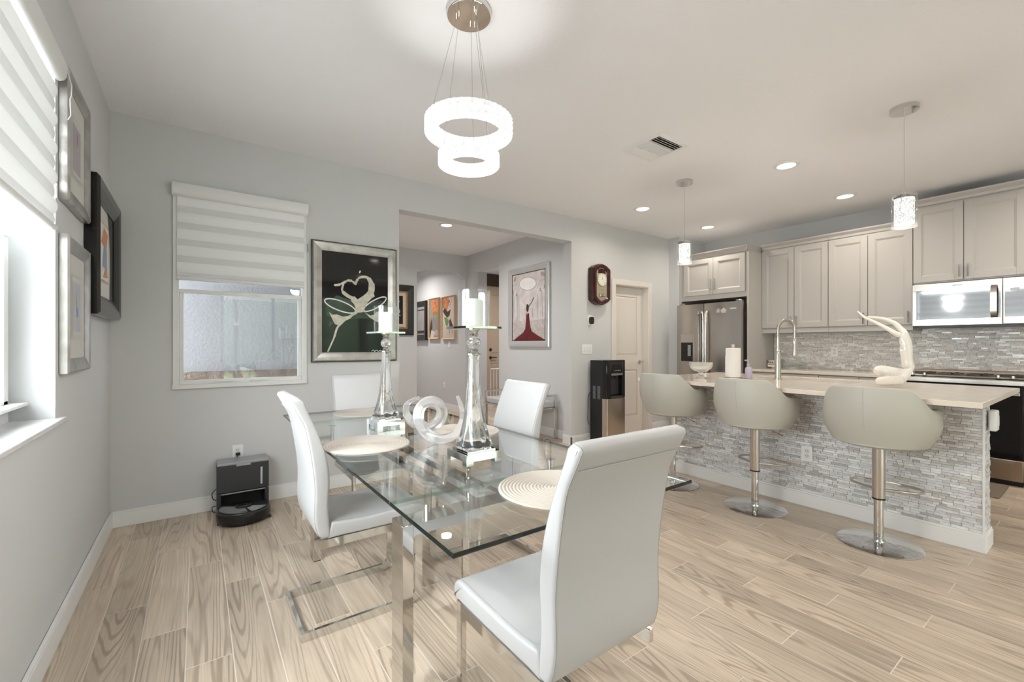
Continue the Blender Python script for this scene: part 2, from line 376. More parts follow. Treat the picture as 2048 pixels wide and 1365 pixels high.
# rear wall with sliding glass door (behind the camera, mirrored in the pictures)
m = M(); m.box(XL-T, .4, YR-.15, YR, 0, ZC); m.box(4.4, XR+.15, YR-.15, YR, 0, ZC); m.box(.4, 4.4, YR-.15, YR, 2.4, ZC)
struct(m.build('wall_rear', WALL), 'grey wall around the sliding glass door', 'wall')
sd = struct(M().box(.4, 4.4, YR-.1, YR-.04, 0, .05).box(.4, 4.4, YR-.1, YR-.04, 2.34, 2.4).build('door_3', DKGREY), 'wide sliding glass door to the lawn', 'door')
for i in range(5): B(.4+i*.985, .46+i*.985, YR-.1, YR-.04, .05, 2.34).build('door_stile', DKGREY, sd)
for i in range(4): B(.46+i*.985, .4+(i+1)*.985, YR-.075, YR-.067, .05, 2.34).build('pane', PANE, sd)
# hall beyond the opening
m = M()
m.box(1.2, 1.35, YB+T2, 6.77, 0, ZC)
struct(m.build('wall_hall_left', WALL))
m = M(); fy0, fy1 = 6.65, 6.77
m.box(1.35, 2.87, fy0, fy1, 0, ZC); m.box(2.87, 3.79, fy0, fy1, 2.44, ZC); m.box(3.755, 3.79, fy0, fy1, 0, 2.44)
m.prism([(3.62, 2.44), (3.755, 2.34), (3.755, 2.44)], 'y', fy0, fy1)
struct(m.build('wall_hall_back', WALL), 'grey hall wall with a doorway clipped at the corner', 'wall')
m = M(); m.box(3.79, 3.91, YB+T2, 5.65, 0, ZC); m.box(3.79, 3.91, 6.46, 9.5, 0, ZC); m.box(3.79, 3.91, 5.65, 6.46, 2.445, ZC)
struct(m.build('wall_hall_right', WALL), 'grey hall wall behind the chrome bench', 'wall')
struct(M().box(2.2, 3.91, 9.5, 9.6, 0, ZC).box(2.1, 2.2, 6.77, 9.6, 0, ZC).build('wall_hall_end', WALL))
struct(M().box(3.91, 4.99, 7.9, 8.02, 0, ZC).box(5.95, 6.4, 7.9, 8.02, 0, ZC).box(4.99, 5.95, 7.9, 8.02, 2.72, ZC).build('wall_foyer', WALL), 'grey wall beside the front door', 'wall')
struct(M().box(3.91, 6.4, 5.1, 5.2, 0, ZC).box(6.25, 6.4, 5.2, 7.9, 0, ZC).build('wall_foyer_side', WALL))
struct(M().box(4.2, 5.3, 4.9, 5.0, 0, ZC).build('wall_pantry', WALL))
# baseboards
def bb(name, segs):
    m = M()
    for s in segs:
        x0, x1, y0, y1 = s; m.box(x0, x1, y0, y1, 0, .095)
        ins = .0015
        m.box(x0+ins*(x1-x0 < .03), x1-ins*(x1-x0 < .03), y0+ins*(y1-y0 < .03), y1-ins*(y1-y0 < .03), .095, .108)
    return struct(m.build(name, TRIM, bevel=.002), 'white painted baseboard', 'baseboard')
bb('baseboard_left', [(XL, XL+.016, YR, YB)])
bb('baseboard_back', [(XL, OX0+.016, YB-.016, YB), (OX0, OX0+.016, YB, YB+T2), (OX1-.016, OX1, YB-.016, YB+T2), (OX1-.016, DX0-.075, YB-.016, YB), (DX1+.075, 5.575, YB-.016, YB), (5.559, 5.575, 3.694, YB)])
bb('baseboard_hall', [(3.774, 3.79, YB+T2, 5.65), (3.774, 3.79, 6.46, 6.65), (1.35, 2.87, 6.634, 6.65), (1.35, 1.366, YB+T2, 6.65), (3.774, 3.79, 6.77, 9.5), (3.774, 3.92, 6.46, 6.476), (3.774, 3.92, 5.634, 5.65), (3.91, 4.9, 7.884, 7.9)])
# outdoors
PATIO = mat('grey_concrete', (.30, .30, .30), .9)
struct(B(-14, 22, -10.5, YR-.15, -.12, -.06).build('ground_patio', PATIO), 'grey concrete terrace behind the house', 'terrace')
struct(B(-14, 22, -40, -10.5, -.12, -.06).build('ground_lawn', GRASSM), 'green lawn behind the house', 'lawn')
struct(B(-9, -.68, -3.7, 12, -.12, -.06).build('ground_side', PATIO), 'grey concrete path beside the house', 'path')
struct(B(-3, 9, -8.5, YR-.16, 2.62, 2.75).build('patio_roof', TRIM), 'white patio roof outside the sliding door, deepened to hold back sky light', 'roof')  # roof depth extended to cut sky light entering the sliding door
for i in range(3): struct(B(.9+2*i, 1.02+2*i, -8.45, -8.33, -.06, 2.62).build('patio_post', DKGREY), 'dark patio roof post on the lawn', 'post')
h = M()  # unseen hedge, raised to block sky light and its reflection
for i in range(30):
    x = -12+i*1.1; h.lathe([(.05, -.06), (.9, .3), (1.1, 1.6+random.random()*.5), (.9, 3.2+random.random()*.4), (.05, 4.1)], (x, -17+random.random(), 0), 12)
tag(h.build('hedge', HEDGE, smooth=True), 'unseen green hedge added to screen the sky past the lawn', 'hedge')['kind'] = 'stuff'
nw = struct(B(-2.6, 1.2, 5.0, 5.2, -.06, 3.4).build('wall_neighbour', STUCCO), 'rough light stucco wall outside the back window', 'wall')
B(-2.6, 1.2, 4.93, 5.0, .83, .955).build('ledge', STONE, nw)
m = M(); x = -2.6
rr = random.Random(3)
while x < 1.2:
    wd = .3+rr.random()*.25; m.box(x+.006, min(x+wd, 1.2)-.006, 4.91, 4.95, .55, .82); x += wd
m.build('ledge_stone', mat('tan_stone', (.16, .115, .09), .9, bump=(25, .6, .02), var=(6, (.22, .17, .135))), nw)
struct(B(-2.6, 1.2, 4.05, 5.0, -.12, -.06).build('ground_yard', STONE))
# ------------------------------------------------------------------ windows
win1 = struct(B(XL-.19, XL-.13, .7, 2.529, .905, .945).build('window_1', WHITEP), 'white framed window in the left wall behind a half-raised blind', 'window')
B(XL-.19, XL-.13, .7, 2.529, 2.36, 2.42).build('frame_head', WHITEP, win1)
for yy in (.7, 1.59, 2.484): B(XL-.19, XL-.13, yy, yy+.045, .945, 2.36).build('frame_stile', WHITEP, win1)
B(XL-.175, XL-.115, .745, 2.484, 1.615, 1.665).build('meeting_rail', WHITEP, win1)
for yy in (.745, 1.635, 1.50, 2.44): B(XL-.168, XL-.12, yy, yy+.042, .945, 1.615).build('sash_stile', WHITEP, win1)
for yy in (.745, 1.635): B(XL-.168, XL-.12, yy, yy+.85, .945, .99).build('sash_rail', WHITEP, win1)
B(XL-.168, XL-.075, 1.6, 2.52, .965, .978).build('sash_lift', WHITEP, win1, bevel=.003)
for yy in (.787, 1.677): B(XL-.15, XL-.144, yy, yy+.763, .99, 1.615).build('pane', PANE, win1); B(XL-.165, XL-.159, yy, yy+.763, 1.665, 2.36).build('pane', PANE, win1)
tag(B(XL-.19, XL+.028, .66, 2.575, .885, .905).build('window_sill', mat('white_marble', (.80, .80, .80), .12, var=(7, (.68, .68, .69))), bevel=.004), 'white marble sill under the near window', 'window sill')
win2 = struct(M().box(WX0-.014, WX0+.022, YB-.012, YB+.05, WZ0-.012, WZ1).box(WX1-.022, WX1+.014, YB-.012, YB+.05, WZ0-.012, WZ1).box(WX0+.022, WX1-.022, YB, YB+.05, WZ1-.03, WZ1).build('window_2', WHITEP, bevel=.003), 'white framed window in the back wall with frosted outside view', 'window')
B(WX0-.018, WX1+.016, YB-.02, YB+.06, WZ0-.014, WZ0+.016).build('sill', WHITEP, win2, bevel=.004)
sx0, sx1, sz0, sz1 = WX0+.022, WX1-.022, WZ0+.016, 1.60
B(sx0, sx1, YB+.012, YB+.05, sz0, sz0+.03).build('sash_rail', WHITEP, win2, bevel=.002); B(sx0, sx1, YB+.012, YB+.05, sz1-.028, sz1).build('sash_rail', WHITEP, win2, bevel=.002)
B(sx0, sx0+.025, YB+.012, YB+.05, sz0+.03, sz1-.028).build('sash_stile', WHITEP, win2, bevel=.002); B(sx1-.025, sx1, YB+.012, YB+.05, sz0+.03, sz1-.028).build('sash_stile', WHITEP, win2, bevel=.002)
B(sx0+.22, sx0+.36, YB+.002, YB+.014, sz0+.012, sz0+.02).build('sash_lift', WHITEP, win2); B(sx1-.36, sx1-.22, YB+.002, YB+.014, sz0+.012, sz0+.02).build('sash_lift', WHITEP, win2)
B(sx0+.025, sx1-.025, YB+.03, YB+.035, sz0+.03, sz1-.028).build('pane', PANE, win2); B(sx0, sx1, YB+.055, YB+.06, sz1, WZ1-.03).build('pane', PANE, win2)
def blind(name, label, loc, rz, W, ztop, zbot, period, first):
    """local x along the width, front towards local -y"""
    t = thing(name, label, 'blind', loc, rz)
    prof = [(-.028, ztop), (-.028, ztop+.085), (.03, ztop+.085), (.03, ztop+.0), (-.002, ztop)]
    prof = [(-.05, ztop+.02), (-.055, ztop+.06), (-.045, ztop+.09), (.012, ztop+.09), (.012, ztop), (-.03, ztop), (-.043, ztop+.006)]
    M().prism(prof, 'x', -W/2, W/2).build('cassette', WHITEP, t, smooth=True, ang=50)
    for sx in (-1, 1): M().prism(prof, 'x', sx*W/2, sx*(W/2+.004)).build('end_cap', GREYP if False else WHITEP, t)
    n = int((ztop-zbot)/period)+1; fw = W-.05
    for i in range(n):
        zt = ztop+.01-first-i*period
        for (za, zb, mt, nm, yb) in ((zt, zt-period*.60, WOVEN, 'woven_band', -.012), (zt-period*.60, zt-period, SHEER, 'sheer_band', -.004)):
            za, zb = min(za, ztop+.02), max(zb, zbot+.03)
            if za-zb < .006: continue
            m = M(); K = 5
            vs = []
            for k in range(K+1):
                z = za+(zb-za)*k/K; y = -.018+yb*sin(pi*k/K)
                vs += [(-fw/2, y, z), (fw/2, y, z)]
            m.add(vs, [(2*k, 2*k+1, 2*k+3, 2*k+2) for k in range(K)]); m.build(nm, mt, t, smooth=True)
    M().lathe([(.0, -fw/2), (.013, -fw/2), (.013, fw/2), (0, fw/2)], (0, -.018, zbot+.016), 16, 'x', cap=False).build('bottom_rail', WHITEP, t, smooth=True)
    return t
b1 = blind('zebra_blind', 'large zebra blind half lowered over the near left window', (XL-.02, 1.615, 0), pi/2, 1.84, 2.285, 1.66, .117, .03)
b2 = blind('zebra_blind', 'white zebra blind half lowered over the back wall window', ((WX0+WX1)/2, YB-.004, 0), 0, .862, 2.243, 1.655, .117, .0)
m = M()
for i in range(75): m.lathe([(0, -.0022), (.0022, 0), (0, .0022)], (.905, -.02, 2.28-.0055*i), 6, cap=False)
m.build('bead_chain', GREYP, b1)
m = M().lathe([(.0012, 0), (.0012, -.06)], (.905, -.02, 1.90), 6); m.box(.898, .912, -.026, -.014, 1.80, 1.855); m.build('chain_weight', WHITEP, b1)
M().tube([(.93, -.05, 2.34), (.955, -.06, 2.29), (.95, -.06, 2.245), (.925, -.06, 2.22), (.93, -.06, 2.19), (.94, -.06, 2.16), (.945, -.05, 2.14)], .0018, 6).build('pull_cord', WHITEP, b1, smooth=True)
B(.428, .437, -.03, -.02, 1.95, 2.02).build('chain_weight', GREYP, b2); M().tube([(.4325, -.025, 2.24), (.4325, -.025, 1.70)], .0012, 6).build('bead_chain', WHITEP, b2)
# ------------------------------------------------------------------ pantry door
def casing(x0, x1, zt, wd, yb, name, n):
    m = M(); m.box(x0-wd, x0, yb-.018, yb, 0, zt+wd); m.box(x1, x1+wd, yb-.018, yb, 0, zt+wd); m.box(x0, x1, yb-.018, yb, zt, zt+wd)
    return struct(m.build(name, DOORP, bevel=.004), n, 'door casing')
casing(DX0, DX1, DZ, .07, YB, 'trim_2', 'cream casing around the pantry door')
struct(M().box(DX0-.001, DX0+.008, YB-.01, YB+T2, 0, DZ).box(DX1-.008, DX1+.001, YB-.01, YB+T2, 0, DZ).box(DX0, DX1, YB-.01, YB+T2, DZ-.008, DZ+.001).build('trim_3', DOORP), 'cream jamb of the pantry door', 'door jamb')
def panel_door(name, label, x0, x1, zt, yf, mt, panels, th=.035):
    d = struct(M().box(x0, x1, yf+.012, yf+th, .006, zt).build(name, mt), label, 'door')
    st = .11; zs = sorted(set([.006, zt]+[q for p in panels for q in p]))
    B(x0, x0+st, yf, yf+.012, .006, zt).build('stile', mt, d, bevel=.003); B(x1-st, x1, yf, yf+.012, .006, zt).build('stile', mt, d, bevel=.003)
    edges = [.006]+[q for p in panels for q in p]+[zt]
    for i in range(0, len(edges), 2): B(x0+st, x1-st, yf, yf+.012, edges[i], edges[i+1]).build('rail', mt, d, bevel=.003)
    for a, b in panels:
        e = .03; m = M(); xa, xb = x0+st, x1-st
        vs = [(xa, yf+.012, a), (xb, yf+.012, a), (xb, yf+.012, b), (xa, yf+.012, b), (xa+e, yf+.003, a+e), (xb-e, yf+.003, a+e), (xb-e, yf+.003, b-e), (xa+e, yf+.003, b-e)]
        m.add(vs, [(0, 1, 5, 4), (1, 2, 6, 5), (2, 3, 7, 6), (3, 0, 4, 7), (4, 5, 6, 7), (3, 2, 1, 0)]); m.build('panel', mt, d)
    return d
d1 = panel_door('door_1', 'cream two-panel pantry door with a chrome lever', DX0+.008, DX1-.008, DZ-.01, YB+.085, DOORP, [(.23, .86), (1.06, 1.86)])
M().lathe([(.026, 0), (.026, -.008), (.010, -.012), (.010, -.045), (.014, -.05), (.014, -.055), (0, -.055)], (DX1-.07, YB+.085, .97), 20, 'y').tube([(DX1-.07, YB+.04, .97), (DX1-.115, YB+.035, .968), (DX1-.165, YB+.04, .964)], [.009, .008, .006], 8).build('door_handle', CHROME, d1, smooth=True)
d2 = panel_door('door_2', 'tan front door with dark handle seen through the hall', 5.0, 5.94, 2.46, 7.92, mat('tan_door_paint', (.50, .385, .29), .5), [(.25, .80), (1.02, 2.28)])
tr = struct(B(4.99, 5.95, 7.9, 7.98, 2.46, 2.72).build('trim_4', mat('dark_brown_wood', (.06, .035, .02), .5)), 'dark brown panel above the front door', 'transom')
M().lathe([(.03, 0), (.03, -.02), (0, -.025)], (5.09, 7.92, 1.10), 16, 'y').build('deadbolt', BLACK, d2, smooth=True)
M().lathe([(.03, 0), (.03, -.015), (.012, -.02), (.012, -.05), (0, -.05)], (5.09, 7.92, .93), 16, 'y').tube([(5.09, 7.875, .93), (5.22, 7.87, .93)], .011, 8).build('door_handle', BLACK, d2, smooth=True)
# ------------------------------------------------------------------ pictures (local x right, z up, facing -y, origin at centre on the wall)
def picture(name, label, loc, rz, W, H, dep, fw, fmat, inner=None, outer=None):
    t = thing(name, label, 'picture', loc, rz)
    a, b = W/2, H/2
    B(-a+.01, a-.01, -dep*.5, -.002, -b+.01, b-.01).build('backing', BLACK, t)
    for (p, q, r_, s_) in (((-a, -b), (a, -b), (a-fw, -b+fw), (-a+fw, -b+fw)), ((a, -b), (a, b), (a-fw, b-fw), (a-fw, -b+fw)), ((a, b), (-a, b), (-a+fw, b-fw), (a-fw, b-fw)), ((-a, b), (-a, -b), (-a+fw, -b+fw), (-a+fw, b-fw))):
        def L(A, Bp, k): return (A[0]+(Bp[0]-A[0])*k, A[1]+(Bp[1]-A[1])*k)
        m = M(); sec = []
        for k, y in ((0, -.002), (0, -dep*.8), (.12, -dep), (.45, -dep*.93), (.8, -dep*.75), (1, -dep*.62), (1, -.002)):
            sec.append((L(p, s_, k), L(q, r_, k), y))
        vs = []
        for A, Bp, y in sec: vs += [(A[0], y, A[1]), (Bp[0], y, Bp[1])]
        n = len(sec); m.add(vs, [(2*i, 2*i+1, 2*((i+1) % n)+1, 2*((i+1) % n)) for i in range(n)]+[[2*i for i in range(n)], [2*i+1 for i in range(n)][::-1]])
        m.build('frame_rail', fmat, t)
    if outer:
        e = .008; m = M()
        m.box(-a-e, -a, -dep*.6, -.002, -b-e, b+e); m.box(a, a+e, -dep*.6, -.002, -b-e, b+e); m.box(-a, a, -dep*.6, -.002, -b-e, -b); m.box(-a, a, -dep*.6, -.002, b, b+e)
        m.build('frame_edge', outer, t)
    if inner:
        e = .008; i0 = fw; m = M(); x = a-i0; z = b-i0
        m.box(-x, -x+e, -dep*.66, -dep*.45, -z, z); m.box(x-e, x, -dep*.66, -dep*.45, -z, z); m.box(-x, x, -dep*.66, -dep*.45, -z, -z+e); m.box(-x, x, -dep*.66, -dep*.45, z-e, z)
        m.build('frame_fillet', inner, t)
    t['_w'] = a-fw; t['_h'] = b-fw; t['_y'] = -dep*.5
    return t
def sheet(t, name, mt, poly, lay):
    """flat painted patch on a picture; poly in -1..1 of the visible area"""
    a, b, y = t['_w'], t['_h'], t['_y']-.0006*(lay+1)
    vs = [(p[0]*a, y, p[1]*b) for p in poly]
    M().add(vs, [list(range(len(vs)))]).build(name, mt, t)
def stroke(t, name, mt, pts, wd, lay, closed=False):
    a, b, y = t['_w'], t['_h'], t['_y']-.0006*(lay+1); P = [(p[0]*a, p[1]*b) for p in pts]; n = len(P); vs = []
    for i in range(n):
        p0 = P[i-1] if (i or closed) else P[0]; p1 = P[(i+1) % n] if (i < n-1 or closed) else P[-1]
        tx, tz = p1[0]-p0[0], p1[1]-p0[1]; L = sqrt(tx*tx+tz*tz) or 1; w_ = (wd[i] if isinstance(wd, (list, tuple)) else wd)/2
        vs += [(P[i][0]-tz/L*w_, y, P[i][1]+tx/L*w_), (P[i][0]+tz/L*w_, y, P[i][1]-tx/L*w_)]
    m = M(); m.add(vs, [(2*i, 2*i+1, 2*((i+1) % n)+1, 2*((i+1) % n)) for i in range(n if closed else n-1)]); return m.build(name, mt, t)
FULL = [(-1, -1), (1, -1), (1, 1), (-1, 1)]
def ell(cx, cz, rx, rz, n=28, rot=0):
    return [(cx+rx*cos(2*pi*k/n)*cos(rot)-rz*sin(2*pi*k/n)*sin(rot), cz+rx*cos(2*pi*k/n)*sin(rot)+rz*sin(2*pi*k/n)*cos(rot)) for k in range(n)]
def spline(pts, n=6):
    out = []
    for i in range(len(pts)-1):
        p0 = pts[max(i-1, 0)]; p1 = pts[i]; p2 = pts[i+1]; p3 = pts[min(i+2, len(pts)-1)]
        for k in range(n):
            s = k/n; out.append(tuple(.5*((2*p1[j])+(-p0[j]+p2[j])*s+(2*p0[j]-5*p1[j]+4*p2[j]-p3[j])*s*s+(-p0[j]+3*p1[j]-3*p2[j]+p3[j])*s**3) for j in range(len(p1))))
    out.append(tuple(pts[-1])); return out
CREAMP = mat('cream_paint', (.68, .65, .55), .25, var=(35, (.50, .46, .38)))
GLOWP = mat('pale_glow_paint', (.80, .80, .80), .3)
# heart of poured cream, on the back wall
pa = picture('framed_picture', 'silver framed black picture of a cream heart splash', ((.751+1.465)/2, YB, 1.5625), 0, .70, .99, .035, .072, SILVER, outer=DARKW)
sheet(pa, 'print', BLACKG, FULL, 0)
def hp(x, y):   # crop pixels of the photographed print to -1..1
    nx = (x-152)/691; t_ = 138+74*nx; b_ = 1215-15*nx; return (2*nx-1, 1-2*(y-t_)/(b_-t_))
def HP(l): return [hp(*q) for q in l]
GRNREF = mat('green_reflection_paint', (.045, .075, .05), .12, var=(6, (.012, .016, .013)))
sheet(pa, 'painted_reflection', GRNREF, HP([(190, 700), (300, 610), (500, 690), (560, 760), (700, 690), (820, 700), (830, 860), (560, 850), (300, 880), (200, 820)]), 1)  # green reflection of the lawn painted onto the print
for i, el in enumerate((HP(ell(335, 722, 165, 50, 40, .36)), HP(ell(700, 700, 140, 42, 40, -.5)))): stroke(pa, 'painted_wing', GLOWP, el, .010, 2, True)
stroke(pa, 'painted_glass', CREAMP, spline(HP([(500, 790), (430, 830), (380, 870), (330, 920), (300, 960), (270, 1060), (210, 1205)])), [.02]*10+[.016]*20+[.012]*7, 3)
sheet(pa, 'painted_glass', CREAMP, HP([(220, 787), (255, 815), (300, 812), (360, 835), (420, 825), (455, 800), (500, 785), (440, 850), (380, 880), (345, 910), (310, 925), (280, 915), (262, 880)]), 4)
sheet(pa, 'painted_glass', CREAMP, HP([(840, 770), (800, 800), (760, 790), (715, 775), (690, 810), (650, 820), (610, 800), (575, 775), (640, 840), (700, 875), (760, 900), (800, 890)]), 4)
stroke(pa, 'painted_heart', CREAMP, spline(HP([(270, 505), (320, 500), (365, 480), (410, 455), (455, 462), (490, 490), (500, 460), (530, 425), (580, 415), (630, 430), (662, 480), (668, 540), (650, 590), (600, 625), (560, 670), (540, 720), (525, 780)])), [.012, .014, .02, .02, .018, .02, .022, .02]*6+[.022]*7+[.03]*6+[.045]*36, 5)
stroke(pa, 'painted_heart', CREAMP, spline(HP([(365, 490), (352, 560), (400, 610), (460, 645), (500, 690), (520, 740), (528, 790)])), [.016]*8+[.03]*10+[.05]*19, 6)
sheet(pa, 'painted_heart', CREAMP, HP([(600, 420), (660, 440), (690, 520), (680, 575), (695, 620), (660, 640), (620, 680), (590, 740), (575, 785), (480, 785), (490, 720), (495, 660), (530, 640), (590, 600), (625, 560), (630, 480)]), 7)
stroke(pa, 'painted_droplet', GLOWP, HP([(530, 375), (540, 350)]), .010, 7)
stroke(pa, 'signature', GLOWP, spline(HP([(660, 1195), (680, 1180), (695, 1196), (715, 1182), (735, 1196), (755, 1184), (780, 1194), (800, 1183), (830, 1192)]), 3), .004, 8)
# woman in a red gown, hall wall
pb = picture('framed_picture', 'silver framed picture of a figure in a red gown', (3.79, 4.888, 1.742), -pi/2, .93, 1.135, .04, .085, mat('bright_silver_frame', (.74, .74, .74), .3, .6), inner=BLACK)
sheet(pb, 'print', mat('pale_print', (.68, .64, .63), .5, var=(7, (.50, .46, .46))), FULL, 0)
def lp(x, y):
    nx = (x-118)/468; t_ = 255-105*nx; return (2*nx-1, 1-2*(y-t_)/(1222-t_))
def LP(l): return [lp(*q) for q in l]
PGR = mat('print_grey', (.40, .37, .37), .5); PWH = mat('print_white', (.80, .78, .77), .5); PTN = mat('print_tan', (.33, .25, .20), .5, var=(30, (.5, .42, .37)))
PRED = mat('print_red', (.16, .012, .014), .45, var=(18, (.08, .006, .008))); PDK = mat('print_dark', (.05, .02, .018), .5); PSK = mat('print_skin', (.55, .38, .28), .5)
sheet(pb, 'painted_floor', mat('print_floor', (.60, .55, .54), .5, var=(22, (.42, .37, .36))), LP([(118, 940), (590, 900), (590, 1222), (118, 1222)]), 1)
for rx in (60, 100, 150, 215): stroke(pb, 'painted_ring', PGR, LP(ell(350, 1060, rx, rx*.33, 30)), .004, 2, True)
sheet(pb, 'painted_dome', PWH, LP(ell(348, 375, 112, 88, 30, -.15)), 2); stroke(pb, 'painted_dome_rim', PGR, LP(ell(348, 375, 122, 98, 30, -.15)), .007, 3, True)
for q in range(9): stroke(pb, 'painted_dome_bar', PGR, LP([(260+q*22, 330), (270+q*20, 440)]), .0025, 3)
for x0_, y0_, x1_, y1_ in ((140, 500, 140, 900), (165, 480, 165, 905), (200, 540, 200, 900), (220, 560, 222, 890), (285, 720, 282, 880), (412, 730, 412, 875), (480, 520, 480, 890), (505, 500, 510, 890), (540, 470, 548, 890), (575, 450, 578, 880)):
    stroke(pb, 'painted_column', PWH if x0_ % 2 else PGR, LP([(x0_, y0_), (x1_, y1_)]), .016 if x0_ % 5 else .010, 3)
sheet(pb, 'painted_arch', PTN, LP([(140, 345), (150, 290), (175, 262), (180, 300), (165, 345)]), 3); sheet(pb, 'painted_arch', PTN, LP([(525, 250), (525, 200), (560, 195), (580, 225), (580, 270), (545, 260)]), 3)
stroke(pb, 'painted_cornice', PGR, LP([(130, 408), (190, 385), (235, 480)]), .008, 3); stroke(pb, 'painted_cornice', PGR, LP([(590, 318), (515, 325), (475, 450)]), .008, 3)
for px, py in ((135, 500), (185, 530), (520, 460), (575, 420)): sheet(pb, 'painted_capital', PTN, LP([(px-12, py+30), (px-8, py-25), (px+8, py-25), (px+12, py+30)]), 4)
sheet(pb, 'painted_gown', PRED, LP([(330, 815), (368, 815), (375, 920), (385, 1010), (405, 1080), (470, 1130), (590, 1215), (590, 1222), (130, 1222), (200, 1165), (285, 1100), (315, 1040), (325, 930)]), 5)
sheet(pb, 'painted_back', PSK, LP([(340, 800), (355, 800), (352, 830), (343, 830)]), 6); sheet(pb, 'painted_hair', PDK, LP(ell(346, 735, 17, 60, 20)), 6)
stroke(pb, 'painted_arm', PSK, LP([(333, 705), (300, 660), (268, 615)]), .010, 6); stroke(pb, 'painted_arm', PDK, LP([(360, 715), (405, 650), (435, 575)]), .010, 6)
# left wall trio
def small_print(t, cols):
    sheet(t, 'mat_board', MATB, FULL, 0)
    for k, (s_, mt) in enumerate(((.62, mat('silver_fillet', (.55, .55, .52), .4, .4)), (.56, MATB), (.47, mat(cols[0], cols[1], .6, var=(5, cols[2]))))): sheet(t, 'print', mt, [(-s_, -s_*1.02), (s_, -s_*1.02), (s_, s_*1.02), (-s_, s_*1.02)], k+1)
    return t
pc = small_print(picture('framed_picture', 'silver framed mauve print high on the left wall', (XL, 2.795, 2.09), pi/2, .45, .56, .034, .062, SILVER), ('mauve_print', (.34, .33, .37), (.46, .40, .44)))
for k in range(3): stroke(pc, 'painted_mark', mat('print_yellow', (.62, .56, .34), .6), [(-.12+.08*k, -.05+.05*k), (-.05+.08*k, .05+.07*k)], .008, 5)
sheet(pc, 'painted_mark', mat('print_pink', (.55, .36, .42), .6), ell(.12, .28, .1, .08), 5)
pd = small_print(picture('framed_picture', 'silver framed pale blue print low on the left wall', (XL, 2.795, 1.375), pi/2, .45, .585, .034, .062, SILVER), ('pale_blue_print', (.42, .43, .50), (.55, .55, .58)))
sheet(pd, 'painted_mark', MATS['print_yellow'], ell(0, .08, .06, .12), 5); sheet(pd, 'painted_mark', mat('print_blue', (.30, .36, .55), .6), ell(.03, -.1, .12, .1), 5)
pe = picture('framed_picture', 'deep black framed abstract print in the corner of the left wall', (XL, 3.445, 1.725), pi/2, .765, .725, .062, .11, mat('black_lacquer', (.012, .011, .011), .16))
sheet(pe, 'mat_board', MATB, FULL, 0); sheet(pe, 'mat_oval', BLACK, [(.55, -1), (1, -1), (1, 1), (.3, 1), (.5, .6), (.62, .1), (.6, -.5)], 1)
sheet(pe, 'print_border', PINE, [(-.66, -.66), (.44, -.66), (.44, .70), (-.66, .70)], 2); sheet(pe, 'print', mat('white_print', (.72, .72, .70), .6), [(-.6, -.6), (.38, -.6), (.38, .64), (-.6, .64)], 3)
sheet(pe, 'painted_shape', mat('print_orange', (.62, .26, .13), .6), [(-.5, .2), (.1, .1), (.3, .5), (-.2, .6)], 4); sheet(pe, 'painted_shape', mat('print_slate', (.30, .34, .44), .6), [(-.4, -.3), (.2, -.35), (.15, .15), (-.2, .2)], 5); sheet(pe, 'painted_shape', MATS['print_orange'], [(-.3, -.55), (.25, -.5), (.1, -.25)], 6)
# hall pictures
pf = picture('framed_picture', 'black and gold framed dark picture on the far hall wall', (2.44, 6.65, 1.752), 0, .73, .79, .04, .10, mat('black_gesso', (.014, .012, .012), .4), inner=None)
sheet(pf, 'gilt_border', GOLD, FULL, 0); sheet(pf, 'mat_board', mat('tan_mat', (.60, .47, .36), .8), [(-.88, -.9), (.88, -.9), (.88, .9), (-.88, .9)], 1); sheet(pf, 'print', BLACKG, [(-.7, -.75), (.7, -.75), (.7, .75), (-.7, .75)], 2)
stroke(pf, 'painted_curl', MATS['tan_mat'], spline([(.2, -.1), (.4, .05), (.5, -.1), (.4, -.25), (.55, -.3)]), .014, 3); stroke(pf, 'painted_curl', MATS['tan_mat'], spline([(.2, .65), (.4, .6), (.3, .5), (.5, .45)]), .012, 3)
ph1 = picture('framed_picture', 'black framed grey picture on the wall beyond the hall', (3.79, 8.5, 1.70), -pi/2, .58, .80, .07, .11, MATS['black_gesso'])
sheet(ph1, 'print', mat('grey_print', (.36, .33, .33), .6, var=(5, (.26, .27, .25))), FULL, 0); sheet(ph1, 'painted_band', PDK, [(-.9, -.9), (.9, -.9), (.9, -.7), (-.9, -.7)], 1); sheet(ph1, 'painted_band', PDK, [(-.9, .72), (.9, .72), (.9, .8), (-.9, .8)], 1)
RUST = mat('print_flame', (.42, .06, .03), .6, var=(14, (.55, .30, .08))); GRN = mat('print_leaf', (.10, .22, .07), .6, var=(14, (.20, .36, .10)))
ph2 = picture('framed_picture', 'wood framed grey and red painting between two hall pictures', (3.79, 7.91, 1.72), -pi/2, .46, .80, .05, .025, PINE)
sheet(ph2, 'print', mat('grey_paint', (.28, .26, .25), .6, var=(5, (.20, .17, .16))), FULL, 0)
sheet(ph2, 'painted_flame', RUST, [(-.6, .9), (1, 1), (1, .1), (.4, .2), (0, .1), (-.3, .5)], 1); sheet(ph2, 'painted_leaf', GRN, [(.4, .3), (.9, .2), (.7, -.1)], 2); sheet(ph2, 'painted_shape', PDK, [(-.9, -.6), (-.5, .0), (-.3, -.4), (-.6, -.9)], 2); sheet(ph2, 'painted_shape', mat('print_lilac', (.42, .34, .46), .6), [(.1, -.9), (.9, -.9), (.9, -.6), (.3, -.65)], 2); sheet(ph2, 'painted_shape', mat('print_sand', (.60, .54, .36), .6), [(-.7, -1), (0, -1), (.3, -.7), (-.5, -.6)], 3)
ph3 = picture('framed_picture', 'wood framed painting with a black piano and red flame', (3.79, 7.29, 1.705), -pi/2, .52, .80, .05, .025, PINE)
